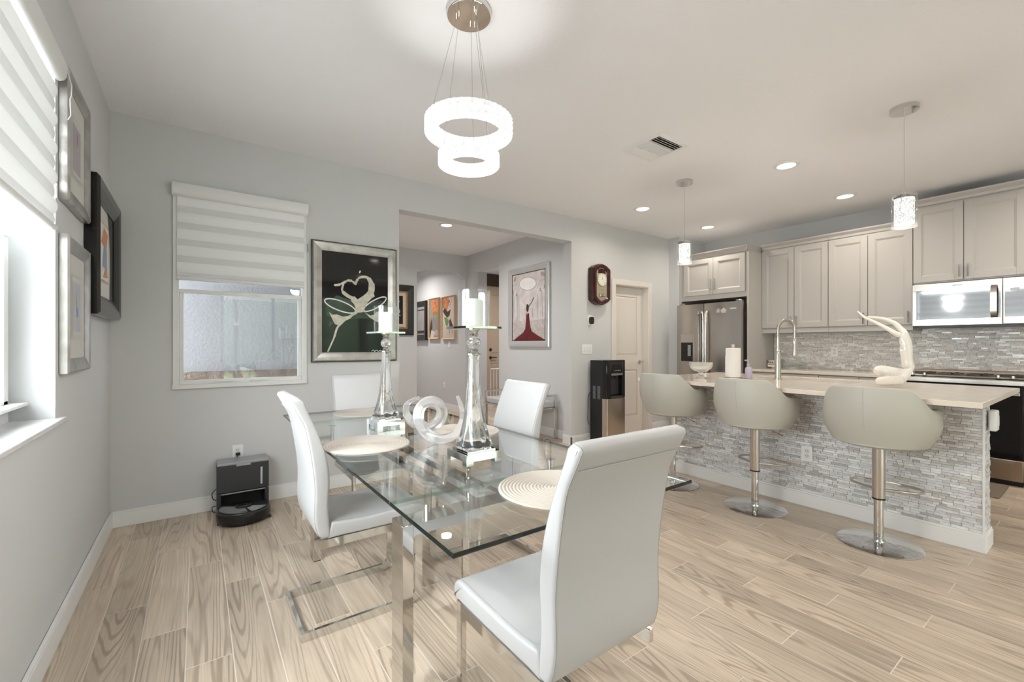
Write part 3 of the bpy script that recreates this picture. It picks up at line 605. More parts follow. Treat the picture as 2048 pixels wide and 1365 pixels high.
sheet(ph3, 'print', mat('sand_paint', (.60, .50, .42), .6), FULL, 0)
sheet(ph3, 'painted_flame', RUST, [(-1, 1), (0, 1), (.3, .8), (-.1, .5), (-.3, .35), (-.95, .5)], 1); sheet(ph3, 'painted_figure', PDK, [(-.95, .35), (-.6, .5), (-.1, .3), (.4, .4), (.2, .1), (-.2, 0), (-.7, .2)], 2); sheet(ph3, 'painted_leaf', GRN, [(-.7, .05), (-.2, 0), (.1, -.2), (-.2, -.45), (-.5, -.3)], 2)
sheet(ph3, 'painted_piano', PDK, [(.15, -.15), (.35, -.05), (.85, -.5), (.8, -.6), (.1, -.58), (.2, -.4)], 3); stroke(ph3, 'painted_piano_leg', PDK, [(.2, -.58), (.2, -.8)], .012, 3); stroke(ph3, 'painted_piano_leg', PDK, [(.65, -.58), (.63, -.8)], .012, 3); stroke(ph3, 'painted_line', PDK, spline([(0, .8), (.2, .6), (.5, .75), (.65, .95)]), .006, 3)
# ------------------------------------------------------------------ wall plates, thermostat, clock
PLATE = mat('bright_white_plate', (.88, .88, .88), .35)
def plate(name, label, loc, rz, W, H, kind, cat):
    t = thing(name, label, cat, loc, rz); B(-W/2, W/2, -.006, 0, -H/2, H/2).build('cover_plate', PLATE, t, bevel=.002)
    if kind == 'outlet':
        for s in (-1, 1):
            o = M().lathe([(.017, -.0085), (.017, -.006)], (0, 0, s*.019), 18, 'y').build('socket', WHITEP, t, smooth=True)
            M().box(-.007, -.005, -.0092, -.0085, s*.019, s*.019+.008).box(.005, .007, -.0092, -.0085, s*.019, s*.019+.007).lathe([(.002, -.0092), (.002, -.0085)], (0, 0, s*.019-.006), 8, 'y').build('slots', BLACK, o)
    else:
        n = kind
        for i in range(n): B((i-(n-1)/2)*.046-.016, (i-(n-1)/2)*.046+.016, -.010, -.006, -.033, .033).build('rocker', WHITEP, t, bevel=.0015)
    return t
plate('wall_outlet', 'white outlet above the robot vacuum dock with a black plug', (.242, YB, .397), 0, .07, .115, 'outlet', 'outlet')
plate('light_switch', 'triple white light switch beside the water dispenser', (3.905, YB, 1.15), 0, .165, .115, 3, 'switch')
plate('wall_outlet', 'white outlet on the mosaic front of the island', (3.6825, 1.382, .395), -pi/2, .075, .115, 'outlet', 'outlet')
plate('wall_outlet', 'white outlet on the backsplash behind the faucet sculpture', (6.2305, 2.045, 1.12), -pi/2, .07, .115, 'outlet', 'outlet')
plate('light_switch', 'small white switch below the hall paintings', (3.79, 7.30, 1.205), -pi/2, .075, .115, 1, 'switch')
plate('wall_outlet', 'white outlet low on the far hall wall with a plug-in', (3.79, 7.50, .44), -pi/2, .075, .115, 'outlet', 'outlet')
plate('light_switch', 'white switch by the front door behind the candle holder', (4.72, 7.9, 1.2), 0, .12, .115, 2, 'switch')
ib = thing('switch_box', 'white switch box on the end of the island below the worktop', 'switch', (3.80, .4725, .76)); B(-.04, .045, -.035, 0, -.06, .06).build('cover_plate', WHITEP, ib, bevel=.008, seg=3); B(-.012, .016, -.039, -.034, -.03, .03).build('rocker', WHITEP, ib, bevel=.001)
th = thing('thermostat', 'round white thermostat with black face below the clock', 'thermostat', (3.965, YB, 1.505))
M().prism([(q[0], q[1]) for q in [(.058*abs(cos(a))**.8*(1 if cos(a) > 0 else -1), .067*abs(sin(a))**.8*(1 if sin(a) > 0 else -1)) for a in [2*pi*k/28 for k in range(28)]]], 'y', -.008, 0).build('base_plate', WHITEP, th, bevel=.002)
M().prism([(.034*abs(cos(a))**.6*(1 if cos(a) > 0 else -1), .044*abs(sin(a))**.6*(1 if sin(a) > 0 else -1)) for a in [2*pi*k/32 for k in range(32)]], 'y', -.035, -.008).build('face', BLACKG, th, bevel=.004)
M().lathe([(.007, -.0355), (.007, -.035)], (0, 0, 0), 14, 'y').build('button', DKGREY, th)
ck = thing('wall_clock', 'mahogany pendulum wall clock with rounded top', 'clock', (4.075, YB, 1.955))
def clock_outline(hw, hh, n=14, dome=.06):
    pts = [(hw*cos(a)/cos(pi*.25) if abs(cos(a)) < cos(pi*.25) else hw, 0) for a in []]
    out = []
    for k in range(n+1): x = hw-2*hw*k/n; out.append((x, hh-dome*(x/hw)**2))
    for k in range(n+1): x = -hw+2*hw*k/n; out.append((x, -hh+dome*(x/hw)**2))
    return out
M().prism(clock_outline(.15, .255), 'y', -.085, 0).build('case', MAHOG, ck, bevel=.006)
o1 = clock_outline(.147, .25); o2 = clock_outline(.092, .205)
m = M(); n = len(o1)
vs = [(x, -.085, z) for x, z in o1]+[(x, -.105, z) for x, z in clock_outline(.138, .243)]+[(x, -.103, z) for x, z in clock_outline(.105, .217)]+[(x, -.087, z) for x, z in o2]
m.add(vs, [(j*n+i, j*n+(i+1) % n, (j+1)*n+(i+1) % n, (j+1)*n+i) for j in range(3) for i in range(n)]); m.build('bezel', MAHOG, ck, smooth=True)
M().prism(o2, 'y', -.088, -.086).build('back_panel', mat('clock_gilt', (.42, .38, .26), .4, .3), ck)
m = M(); vs = [(x, -.0895, z) for x, z in o2]+[(x*.94, -.0895, z*.965) for x, z in o2]; m.add(vs, [(i, (i+1) % n, n+(i+1) % n, n+i) for i in range(n)]); m.build('gilt_line', BRUSH, ck)
M().prism([(-.07, .135), (.07, .135), (.055, .185), (0, .197), (-.055, .185)], 'y', -.091, -.088).build('crest', MAHOG, ck)
M().lathe([(.082, -.096), (.082, -.088)], (0, 0, .055), 36, 'y').build('dial_rim', BRUSH, ck, smooth=True)
dl = M().lathe([(.076, -.098), (.076, -.096)], (0, 0, .055), 36, 'y').build('dial', mat('ivory_dial', (.72, .68, .58), .5), ck, smooth=True)
m = M()
for k in range(12):
    a = 2*pi*k/12; m.box(.064*sin(a)-.002, .064*sin(a)+.002, -.0985, -.098, .055+.064*cos(a)-.006, .055+.064*cos(a)+.006)
m.build('hour_marks', BLACK, dl)
M().prism([(-.003, .055), (.003, .055), (.006, .09), (.002, .09)], 'y', -.0995, -.0986).build('hour_hand', BLACK, dl); M().prism([(-.002, .057), (.002, .053), (.052, .005), (.05, .003)], 'y', -.1, -.0996).build('minute_hand', BLACK, dl)
m = M().box(-.04, .04, -.092, -.089, -.062, -.055)
for x in (-.035, .0, .033): m.box(x-.002, x+.002, -.092, -.089, -.14, -.055)
m.build('pendulum_rods', BRUSH, ck)
for x in (-.033, 0, .033): M().lathe([(.002, -.026), (.017, -.018), (.017, .012), (.002, .018)], (x, -.093, -.13), 14).build('pendulum_bob', CHROME if x else GOLD, ck, smooth=True)
# ------------------------------------------------------------------ ceiling fixtures
can0 = thing('recessed_light', 'recessed ceiling light nearest the camera over the kitchen aisle', 'ceiling light', (4.09, 1.692, ZC), group='recessed lights in the ceiling')
M().lathe([(.098, 0), (.098, -.004), (.092, -.008), (.072, -.010), (.066, -.004)], seg=36, cap=False).build('trim_ring', TRIM, can0, smooth=True)
M().lathe([(.066, -.004), (.064, -.0055), (0, -.0055)], seg=36, cap=False).build('lens', LENS, can0, smooth=True)
lamp(can0, (0, 0, -.014), CAN_W, .06)
CANS = [((4.075, 3.170), 'recessed ceiling light above the pantry corner, left of the small pendant'), ((5.43, 1.69), 'recessed ceiling light in front of the tall upper cabinets'), ((5.40, 3.172), 'recessed ceiling light in front of the fridge'), ((2.588, 5.063), 'recessed ceiling light in the hall beyond the wide opening')]
def relamp(t, power):
    for c in kids(t):
        if c.type == 'LIGHT':
            c.data = c.data.copy(); c.data.energy = power
            if power == HALL_W: c.data.color = (1, .96, .92)
for (x, y), lb in CANS:
    t = dup(can0, lb, (x, y, ZC))
    if y > 4: relamp(t, HALL_W)
for i, (x, y) in enumerate([(.9, .0), (2.6, -.2), (5.3, .1), (.9, -2.2), (2.9, -2.2), (5.0, -2.2), (3.0, 8.1), (4.9, 6.6)]):  # unseen lamps added to brighten the rooms
    t = dup(can0, ['added fill light over the end of the table behind the camera', 'added fill light right behind the camera', 'added fill light over the kitchen end beyond the range', 'added fill light in the left rear of the room', 'added fill light by the sliding door', 'added fill light in the right rear of the room', 'added unseen light over the hall paintings', 'added unseen light in front of the front door'][i], (x, y, ZC)); relamp(t, HALL_W if y > 4 else REAR_W)
vent = thing('air_vent', 'white louvred air vent in the ceiling', 'vent', (2.896, 2.14, ZC))
m = M(); a, b = .185, .148
vs = [(s*q, t*q, z) for q, z in ((a, 0), (a-.004, -.006), (b, -.008), (b, .02)) for s, t in ((-1, -1), (1, -1), (1, 1), (-1, 1))]
m.add(vs, [(j*4+i, j*4+(i+1) % 4, (j+1)*4+(i+1) % 4, (j+1)*4+i) for j in range(3) for i in range(4)]); m.build('frame', TRIM, vent)
B(-b, b, -b, b, -.0005, .0).build('duct_shade', BLACK, vent)  # flat black sheet stands for the shade behind the louvres
def louvre(x0, x1, y0, y1, ax):
    m = M(); n = 4
    for k in range(n):
        if ax == 'x' and y1 < 0: c = y0+(y1-y0)*(k+.5)/n; m.prism([(c-.008, -.013), (c+.005, -.002), (c+.007, -.003), (c-.006, -.014)], 'x', x0, x1)
        elif ax == 'x': c = y0+(y1-y0)*(k+.5)/n; m.prism([(c-.011, -.002), (c+.006, -.013), (c+.008, -.012), (c-.009, -.001)], 'x', x0, x1)
        else: c = x0+(x1-x0)*(k+.5)/n; m.prism([(c-.013, -.002), (c+.004, -.013), (c+.006, -.012), (c-.011, -.001)], 'y', y0, y1)
    return m
for args in ((-b, b, -b, -.06, 'x'), (-b, b, .06, b, 'x'), (-b, 0, -.055, .055, 'y'), (0, b, -.055, .055, 'y')): louvre(*args).build('louvre', TRIM, vent)
for yy in (-.06, .055): B(-b, b, yy, yy+.005, -.012, 0).build('divider', TRIM, vent)
# chandelier
ch = thing('chandelier', 'two-ring lit crystal chandelier hanging above the table', 'chandelier', (1.014, 1.759, 0))
M().lathe([(.103, ZC), (.103, ZC-.022), (.099, ZC-.028), (0, ZC-.028)], seg=48, cap=False).build('canopy', CHROME, ch, smooth=True)
def ringlight(R, z0, z1, wd, nm):
    m = M(); n = 84; rows = 5
    def facet(i, k): return .0045*(((i+k) % 2)*2-1)
    vs = []; prof = []
    for k in range(rows+1): prof.append((R+facet, z0+(z1-z0)*k/rows, 1)) if False else None
    ring = []
    for i in range(n):
        a = 2*pi*i/n; sec = []
        for k in range(rows+1): sec.append((R+(.004 if (i+k) % 2 else 0), z0+(z1-z0)*k/rows))
        for k in range(rows+1): sec.append((R-wd-(.004 if (i+k) % 2 else 0), z1-(z1-z0)*k/rows))
        ring.append([(r*cos(a), r*sin(a), z) for r, z in sec])
    L = len(ring[0]); vs = [p for s in ring for p in s]
    m.add(vs, [(i*L+k, ((i+1) % n)*L+k, ((i+1) % n)*L+(k+1) % L, i*L+(k+1) % L) for i in range(n) for k in range(L)])
    m.build('light_ring', LED, ch)
    m = M(); 
    for z in (z0-.001, z1+.001):
        m.lathe([(R, z-.001), (R, z+.001), (R-wd, z+.001), (R-wd, z-.001), (R, z-.001)], seg=64, cap=False)
    m.build('ring_rim', CLEAR, ch)
def bulb(parent, loc, power, r, col):
    l = bpy.data.lights.new('lamp_light', 'POINT'); l.energy = power; l.color = col; l.shadow_soft_size = r
    o = bpy.data.objects.new('lamp_light', l); COL.objects.link(o); o.parent = parent; o.location = loc
bulb(ch, (0, 0, 1.90), 7, .07, (1, .985, .96)); lamp(ch, (0, 0, 2.015), 4.5, .12, (1, .985, .96), 178)
ringlight(.198, 2.167, 2.232, .042, 'large'); ringlight(.137, 2.026, 2.080, .034, 'small')
for k in range(3):
    a = 2*pi*k/3+.5; M().tube([(.055*cos(a), .055*sin(a), ZC-.028), (.18*cos(a), .18*sin(a), 2.232)], .0011, 5).build('cable', BRUSH, ch)
    a += .35; M().tube([(.045*cos(a), .045*sin(a), ZC-.028), (.12*cos(a), .12*sin(a), 2.078)], .0011, 5).build('cable', BRUSH, ch)
    M().lathe([(.004, ZC-.042), (.004, ZC-.028)], (.055*cos(a-.35), .055*sin(a-.35), 0), 8).lathe([(.004, ZC-.042), (.004, ZC-.028)], (.045*cos(a), .045*sin(a), 0), 8).build('cable_grip', CHROME, ch)
def pendant(label, loc):
    t = thing('pendant_light', label, 'pendant light', loc, group='pendants over the island')
    M().lathe([(.075, ZC), (.075, ZC-.028), (0, ZC-.028)], seg=40, cap=False).build('canopy', CHROME, t, smooth=True)
    M().tube([(0, 0, ZC-.028), (0, 0, 2.17)], .0013, 6).build('cord', BRUSH, t)
    M().lathe([(.066, 1.963), (.066, 2.172), (.0645, 2.172), (.0645, 1.963), (.066, 1.963)], seg=40, cap=False).build('glass_shade', CLEAR, t, smooth=True)
    m = M(); n = 40
    rows = 9
    vs = []
    for k in range(rows+1):
        for i in range(n): r = .047+(.004 if (i+k) % 2 else 0); vs.append((r*cos(2*pi*i/n), r*sin(2*pi*i/n), 1.985+.165*k/rows))
    m.add(vs, [(k*n+i, k*n+(i+1) % n, (k+1)*n+(i+1) % n, (k+1)*n+i) for k in range(rows) for i in range(n)]+[list(range(n))[::-1], list(range(rows*n, (rows+1)*n))]); m.build('crystal_core', CRYLIT, t)
    M().lathe([(.01, 2.15), (.01, 2.185), (.064, 2.168), (.064, 2.171), (.01, 2.19)], seg=24, cap=False).build('holder', CHROME, t)
    bulb(t, (0, 0, 1.93), 5, .03, (1, .94, .85))
    return t
pendant('crystal pendant over the far end of the island', (3.717, 2.416, 0)); pendant('crystal pendant over the near end of the island', (3.717, .838, 0))
# ------------------------------------------------------------------ dining chairs (local +x forward, origin on the floor below the waist of the back)
BACKR = [(-.088, .972), (-.062, .92), (-.036, .862), (-.013, .738), (0, .615), (-.002, .49), (.012, .42), (.03, .398)]
BACKF = [(.062, .402), (.06, .455), (.055, .53), (.060, .647), (.046, .74), (.012, .847), (-.030, .945), (-.040, .975), (-.052, .988), (-.070, .990), (-.083, .984)]
def chair(label, loc, rz):
    t = thing('dining_chair', label, 'chair', loc, rz, 'white dining chairs around the glass table')
    CW = .392
    def resample(pts, N):
        d = [0]
        for i in range(1, len(pts)): d.append(d[-1]+math.dist(pts[i], pts[i-1]))
        out = []; j = 0
        for k in range(N):
            q = d[-1]*k/(N-1)
            while j < len(d)-2 and d[j+1] < q: j += 1
            f_ = (q-d[j])/(d[j+1]-d[j]); out.append(tuple(pts[j][c]+(pts[j+1][c]-pts[j][c])*f_ for c in range(2)))
        return out
    prof = resample(spline(BACKR, 6), 26)+resample(spline(BACKF, 6), 26)
    bk = M().pillow(prof, CW, .013).build('backrest', LEATHER, t, smooth=True, ang=80)
    sp = spline([(.04, .462), (.2, .452), (.38, .456), (.455, .458), (.482, .450), (.495, .430), (.492, .408), (.475, .396), (.3, .394), (.05, .396)], 4)[1:]
    st = M().pillow(sp, CW-.004, .011).build('seat', LEATHER, t, smooth=True, ang=80)
    for s in (-1, 1):
        y = s*(CW/2-.0058)
        def off(pr, d): return [(q[0], y, q[1]) for q in pr]
        ins = []
        for i in range(len(prof)):
            p0, p1 = prof[i-1], prof[(i+1) % len(prof)]; tx, tz = p1[0]-p0[0], p1[1]-p0[1]; L = sqrt(tx*tx+tz*tz) or 1
            ins.append((prof[i][0]-tz/L*.0022, y, prof[i][1]+tx/L*.0022))
        M().tube(ins, .0013, 5, closed=True).build('piping', SEAM, bk, smooth=True)
        M().tube([(q[0], s*(CW/2-.016), q[1]+.0005) for q in spline([(.07, .4605), (.2, .4515), (.38, .4555), (.455, .4575), (.482, .4495)], 4)], .0012, 4).build('seam', SEAM, st)
    M().tube([(-.0665, -CW/2+.012, .925), (-.0665, CW/2-.012, .925)], .0016, 5).build('seam', LEATHER, bk)
    # chrome cantilever frame, flat bar 35 x 15
    hw = .0175; R = .05; fx, zt, zb = .455, .377, .0175
    path = [(.02, zt), (fx, zt), (fx, zb+R)]+[(fx-R+R*cos(a), zb+R-R*sin(a)) for a in [pi/2*k/6 for k in range(1, 7)]]+[(-.035, zb)]
    inn = [(.02, zt-hw), (fx-hw, zt-hw), (fx-hw, zb+R)]+[(fx-R+(R-hw)*cos(a), zb+R-(R-hw)*sin(a)) for a in [pi/2*k/6 for k in range(1, 7)]]+[(-.05, zb+hw)]
    out = [(.02, zt+hw), (fx+hw, zt+hw), (fx+hw, zb+R)]+[(fx-R+(R+hw)*cos(a), zb+R-(R+hw)*sin(a)) for a in [pi/2*k/6 for k in range(1, 7)]]+[(-.05, zb-hw)]
    for s in (-1, 1):
        y = s*(CW/2-.010); m = M()
        for i in range(len(inn)-1): m.prism([inn[i], inn[i+1], out[i+1], out[i]], 'y', y-.0075, y+.0075)
        m.build('leg_frame', CHROME, t)
    B(-.05, -.035, -CW/2+.0175, CW/2-.0175, 0, .035).build('floor_bar', CHROME, t)
    for f in (.08, .36): B(f, f+.03, -CW/2+.018, CW/2-.018, zt-.012, zt+.017).build('cross_bar', CHROME, t)
    return t
c1 = chair('white dining chair on the window side of the table, side on', (.388, 2.125, 0), 0)
dup(c1, 'white dining chair at the far end of the table below the black picture', (.972, 3.245, 0), -pi/2)
dup(c1, 'white dining chair on the hall side of the table in front of the bench', (1.515, 2.06, 0), pi)
dup(c1, 'large nearest white dining chair seen from behind at the camera end', (.862, .765, 0), pi/2)
# ------------------------------------------------------------------ glass table
tb = thing('dining_table', 'extending clear glass dining table with chrome legs', 'table', (.90, 2.015, 0))
GW, ZT, TH = .45, .75, .012
def glass_slab(x0, x1, y0, y1, z0, z1, clear=()):
    m = M(); c = .002; lo = [(x0, y0), (x1, y0), (x1, y1), (x0, y1)]; inn = [(x0+c, y0+c), (x1-c, y0+c), (x1-c, y1-c), (x0+c, y1-c)]
    vs = [(*p, z0) for p in inn]+[(*p, z0+c) for p in lo]+[(*p, z1-c) for p in lo]+[(*p, z1) for p in inn]
    m.add(vs, [(3, 2, 1, 0), (12, 13, 14, 15)], 0)
    for i in range(4): m.add(vs, [(j*4+i, j*4+(i+1) % 4, (j+1)*4+(i+1) % 4, (j+1)*4+i) for j in range(3)], 2 if i in clear else 1)
    return m
JOINT = pane_mat('glass_joint', (.75, .85, .80))
glass_slab(-GW, GW, -.774, .774, ZT-TH, ZT, (0, 2)).build('glass_top', [TGLASS, EDGE, JOINT], tb)
glass_slab(-GW, GW, -1.165, -.777, ZT-TH, ZT, (2,)).build('extension_leaf', [TGLASS, EDGE, JOINT], tb); glass_slab(-GW, GW, .777, 1.165, ZT-TH, ZT, (0,)).build('extension_leaf', [TGLASS, EDGE, JOINT], tb)
LT = .632; XO = .378
for s in (-1, 1):
    yc = s*.648; ya, yb_ = yc-.047, yc+.047; th_ = .036; R = .012
    out = [(-XO, 0), (-XO, LT), (XO, LT), (XO, 0), (XO-th_, 0)]+[(XO-th_-R+R*cos(a), LT-th_-R+R*sin(a)) for a in [pi/2*k/4 for k in range(5)]]+[(-XO+th_+R-R*sin(a), LT-th_-R+R*cos(a)) for a in [pi/2*k/4 for k in range(5)]]+[(-XO+th_, 0)]
    m = M(); N = len(out)
    # an inverted U in polished flat bar
    m.prism([(-XO, 0), (-XO, LT), (-XO+th_, LT), (-XO+th_, 0)], 'y', ya, yb_)
    m.build('leg', CHROME, tb, bevel=.001)
    M().prism([(XO-th_, 0), (XO-th_, LT), (XO, LT), (XO, 0)], 'y', ya, yb_).build('leg', CHROME, tb, bevel=.001)
    top = [(-XO+th_, LT), (XO-th_, LT), (XO-th_, LT-th_-R)]+[(XO-th_-R+R*cos(a), LT-th_-R+R*sin(a)) for a in [pi/2*k/4 for k in range(1, 5)]]+[(-XO+th_+R-R*sin(a), LT-th_-R+R*cos(a)) for a in [pi/2*k/4 for k in range(5)]]
    M().prism(top, 'y', ya, yb_).build('leg_beam', CHROME, tb)
    for x in (-XO, XO-th_): B(x, x+th_, ya, yb_, -.0, .004).build('glide', BLACK, tb)
    for x in (-.27, .27): M().lathe([(.012, LT), (.012, ZT-TH-.004), (.02, ZT-TH-.004), (.02, ZT-TH)], (x, yc, 0), 20).build('standoff', CHROME, tb, smooth=True)
for x in (-.075, .045): B(x, x+.03, -.648+.047, .648-.047, LT-.034, LT-.004).build('slide_rail', CHROME, tb)
for x in (-.06, .06):
    for y in (-.35, .35): M().lathe([(.008, LT-.004), (.008, ZT-TH)], (x, y, 0), 12).build('standoff', CHROME, tb, smooth=True)
# placemats
WOV = mat('cream_braid', (.54, .50, .45), .9, bump=(160, .5, .003))
def mat_prof(R):
    p = [(.001, .0035)]; n = 17
    for k in range(n): r0 = R*(k+.0)/n; p += [(r0+R/n*.2, .0055), (r0+R/n*.5, .0068), (r0+R/n*.8, .0055), (r0+R/n, .0035)]
    return p+[(R, .0), (.001, 0)]
pm = M().lathe(mat_prof(.188), seg=64, cap=False).build('placemat', WOV, smooth=True, ang=80)
pm.location = (.627, 2.01, ZT+.0005); tag(pm, 'round cream placemat in front of the window-side chair', 'placemat', 'round placemats on the glass table')
for lb, x, y in (('round cream placemat in front of the far end chair', .90, 2.97), ('round cream placemat in front of the hall-side chair', 1.135, 2.03), ('round cream placemat in front of the nearest chair', .925, 1.045)): dup(pm, lb, (x, y, ZT+.0005))
# candle holders
def candle_holder(label, loc, rz):
    t = thing('candle_holder', label, 'candle holder', loc, rz, 'crystal candle holders on the table')
    MIR = mat('mirror_plinth', (.82, .84, .83), .03, 1)
    a = .078
    pl = B(-a, a, -a, a, .014, .042).build('plinth', MIR, t, bevel=.001)
    for sx in (-1, 1):
        for sy in (-1, 1): B(min(sx*a, sx*(a-.03)), max(sx*a, sx*(a-.03)), min(sy*a, sy*(a-.03)), max(sy*a, sy*(a-.03)), 0, .014).build('foot', MIR, pl)
    B(-.062, .062, -.062, .062, .042, .050).build('step', MIR, t, bevel=.001)
    prof = [(.064, .050), (.071, .062), (.066, .078), (.055, .105), (.045, .14), (.037, .18), (.031, .23), (.027, .28), (.0235, .34), (.0215, .395), (.022, .415)]
    pp = spline(prof, 3)
    M().lathe(pp, seg=56, fn=lambda a_, k, z: 1+.07*(1-k*.6)*sin(9*a_+5*k)+.035*sin(4*a_-3*k)).build('column', CRYST, t, smooth=True, ang=80)
    M().lathe([(.03, .415), (.03, .419), (.020, .421), (.015, .428), (.018, .434), (.012, .438)], seg=24).build('collar', CHROME, t, smooth=True)
    M().lathe([(.009, .436)]+[(.027*sin(q), .463-.027*cos(q)) for q in [pi*(.12+.76*k/10) for k in range(11)]]+[(.009, .491)], seg=16).build('crystal_ball', CRYST, t, smooth=True, ang=15)
    M().lathe([(.012, .488), (.018, .492), (.013, .498), (.016, .506), (.024, .514), (.024, .516)], seg=24).build('neck', CHROME, t, smooth=True)
    B(-.08, .08, -.08, .08, .516, .526).build('top_plate', MIR, t, bevel=.001)
    M().lathe([(.064, .527), (.064, .668), (.0612, .668), (.0612, .527), (.064, .527)], seg=48, cap=False).build('hurricane_glass', CLEAR, t, smooth=True)
    tl = dict(label='')
    return t
def candle(label, loc):
    m = M(); seg = 40; R = .036; rows = [0, .02, .06, .09, .106]
    vs = []
    for k, z in enumerate(rows):
        for i in range(seg): a = 2*pi*i/seg; zz = z+(.004*sin(2*a+.6)+.003*sin(3*a) if k == 4 else 0); vs.append((R*cos(a), R*sin(a), zz))
    for i in range(seg): a = 2*pi*i/seg; vs.append((R*.75*cos(a), R*.75*sin(a), .098))
    vs.append((0, 0, .094)); n = 6
    m.add(vs, [(k*seg+i, k*seg+(i+1) % seg, (k+1)*seg+(i+1) % seg, (k+1)*seg+i) for k in range(n-1) for i in range(seg)]+[(5*seg+i, 5*seg+(i+1) % seg, 6*seg) for i in range(seg)]+[list(range(seg))[::-1]])
    o = m.build('pillar_candle', CANDLE, smooth=True, ang=50); o.location = loc
    M().tube([(0, 0, .094), (.001, 0, .108)], .001, 5).build('wick', BLACK, o)
    return tag(o, label, 'candle', 'candles in the holders')
candle_holder('tall crystal candle holder nearest the camera on the table', (.889, 1.503, ZT), 0); candle('white pillar candle in the near tall holder', (.889, 1.503, ZT+.5265))
candle_holder('tall crystal candle holder at the far side of the table', (.851, 2.40, ZT), .05); candle('white pillar candle in the far holder before the black picture', (.851, 2.40, ZT+.5265))
# acrylic swirl
sw = thing('swirl_sculpture', 'clear acrylic looping ribbon sculpture between the candle holders', 'sculpture', (.915, 1.83, ZT+.0005))
D0 = 2.02; sc_ = D0/F_PX
pts = [(914, 797, 0), (924, 828, 0), (921, 855, 0), (905, 877, .0), (880, 884, 0), (855, 875, .005), (838, 855, .012), (834, 834, .02), (842, 817, .028), (858, 810, .035), (874, 817, .042), (880, 835, .048), (872, 853, .054), (852, 864, .06), (828, 861, .066), (809, 847, .072), (802, 829, .078), (809, 814, .082), (830, 806, .086)]
pth = spline([((u-884)*sc_, q, .0+(886-v)*sc_) for u, v, q in pts], 6); zmin = min(p[2] for p in pth); pth = [(p[0], p[1], p[2]-zmin+.0195) for p in pth]
n = len(pth); rad = [min(1, .35+3.5*i/n, .35+3.5*(n-1-i)/n)*.0195 for i in range(n)]
o = M().tube(pth, rad, sec=[(-1, -.92), (-.92, -1), (.92, -1), (1, -.92), (1, .92), (.92, 1), (-.92, 1), (-1, .92)]).build('ribbon', ACRY, sw, smooth=True, ang=40)
sw.rotation_euler = (0, 0, -YAW)
# ------------------------------------------------------------------ robot vacuum
dk = thing('vacuum_dock', 'black robot vacuum dock standing against the back wall', 'vacuum dock', (.268, 3.77, 0))
M().box(-.16, .16, -.075, .085, .155, .345).box(-.16, -.135, -.075, .085, .0, .155).box(.135, .16, -.075, .085, 0, .155).box(-.135, .135, .05, .085, 0, .155).box(-.135, .135, -.075, .05, 0, .012).build('body', DKGREY, dk, bevel=.006)
B(-.16, .16, -.078, .085, .345, .368).build('lid', GREYP, dk, bevel=.008, seg=3); B(-.045, .045, -.081, -.07, .335, .352).build('latch', GREYP, dk, bevel=.003)
B(.105, .118, -.079, -.074, .185, .31).build('window_strip', mat('pale_strip', (.55, .56, .57), .3), dk, bevel=.005); B(-.135, .135, -.078, -.072, .145, .152).build('lower_edge', GREYP, dk)
M().tube(spline([(-.16, .02, .17), (-.185, .03, .14), (-.18, .03, .1), (-.16, .03, .085)]), .003, 6).tube(spline([(-.16, .02, .05), (-.185, .03, .04), (-.18, .02, .01), (-.15, .01, .006)]), .003, 6).build('power_cord', BLACK, dk, smooth=True)
M().box(-.04, -.012, .068, .092, .382, .400).tube(spline([(-.026, .08, .383), (-.035, .078, .365), (-.06, .07, .35)]), .0035, 6).build('plug', BLACK, dk, smooth=True)
rv = thing('robot_vacuum', 'round black robot vacuum parked at its dock', 'robot vacuum', (.258, 3.545, 0))
M().lathe([(.14, .012), (.158, .016), (.163, .03), (.163, .066), (.160, .078), (.152, .084)], seg=64).build('body', BLACKG, rv, smooth=True)
M().lathe([(.152, .084), (.150, .088), (.0, .090)], seg=64, cap=False).build('top_plate', BLACK, rv, smooth=True)
def sector(r0, r1, a0, a1, z, n=14):
    m = M(); vs = []
    for k in range(n+1): a = a0+(a1-a0)*k/n; vs += [(r0*cos(a), r0*sin(a), z), (r1*cos(a), r1*sin(a), z-.0006)]
    return m.add(vs, [(2*k, 2*k+1, 2*k+3, 2*k+2) for k in range(n)])
sector(.05, .142, radians(150), radians(275), .0912).build('silver_panel', mat('satin_silver', (.50, .51, .52), .25, .6), rv); sector(.05, .142, radians(285), radians(335), .0912).build('grey_panel', GREYP, rv)
M().lathe([(.052, .090), (.050, .104), (.044, .108), (0, .108)], seg=36, cap=False).build('sensor_turret', BLACKG, rv, smooth=True); B(-.03, .03, -.125, -.112, .0905, .0925).build('button', DKGREY, rv)
for sx in (-1, 1): M().lathe([(.016, 0), (.016, .02)], (sx*.1, .0, 0), 12).build('wheel', BLACK, rv)
M().box(.13, .16, -.07, -.03, 0.002, .01).box(-.155, -.13, -.03, 0, .002, .01).build('side_brush', DKGREY, rv)
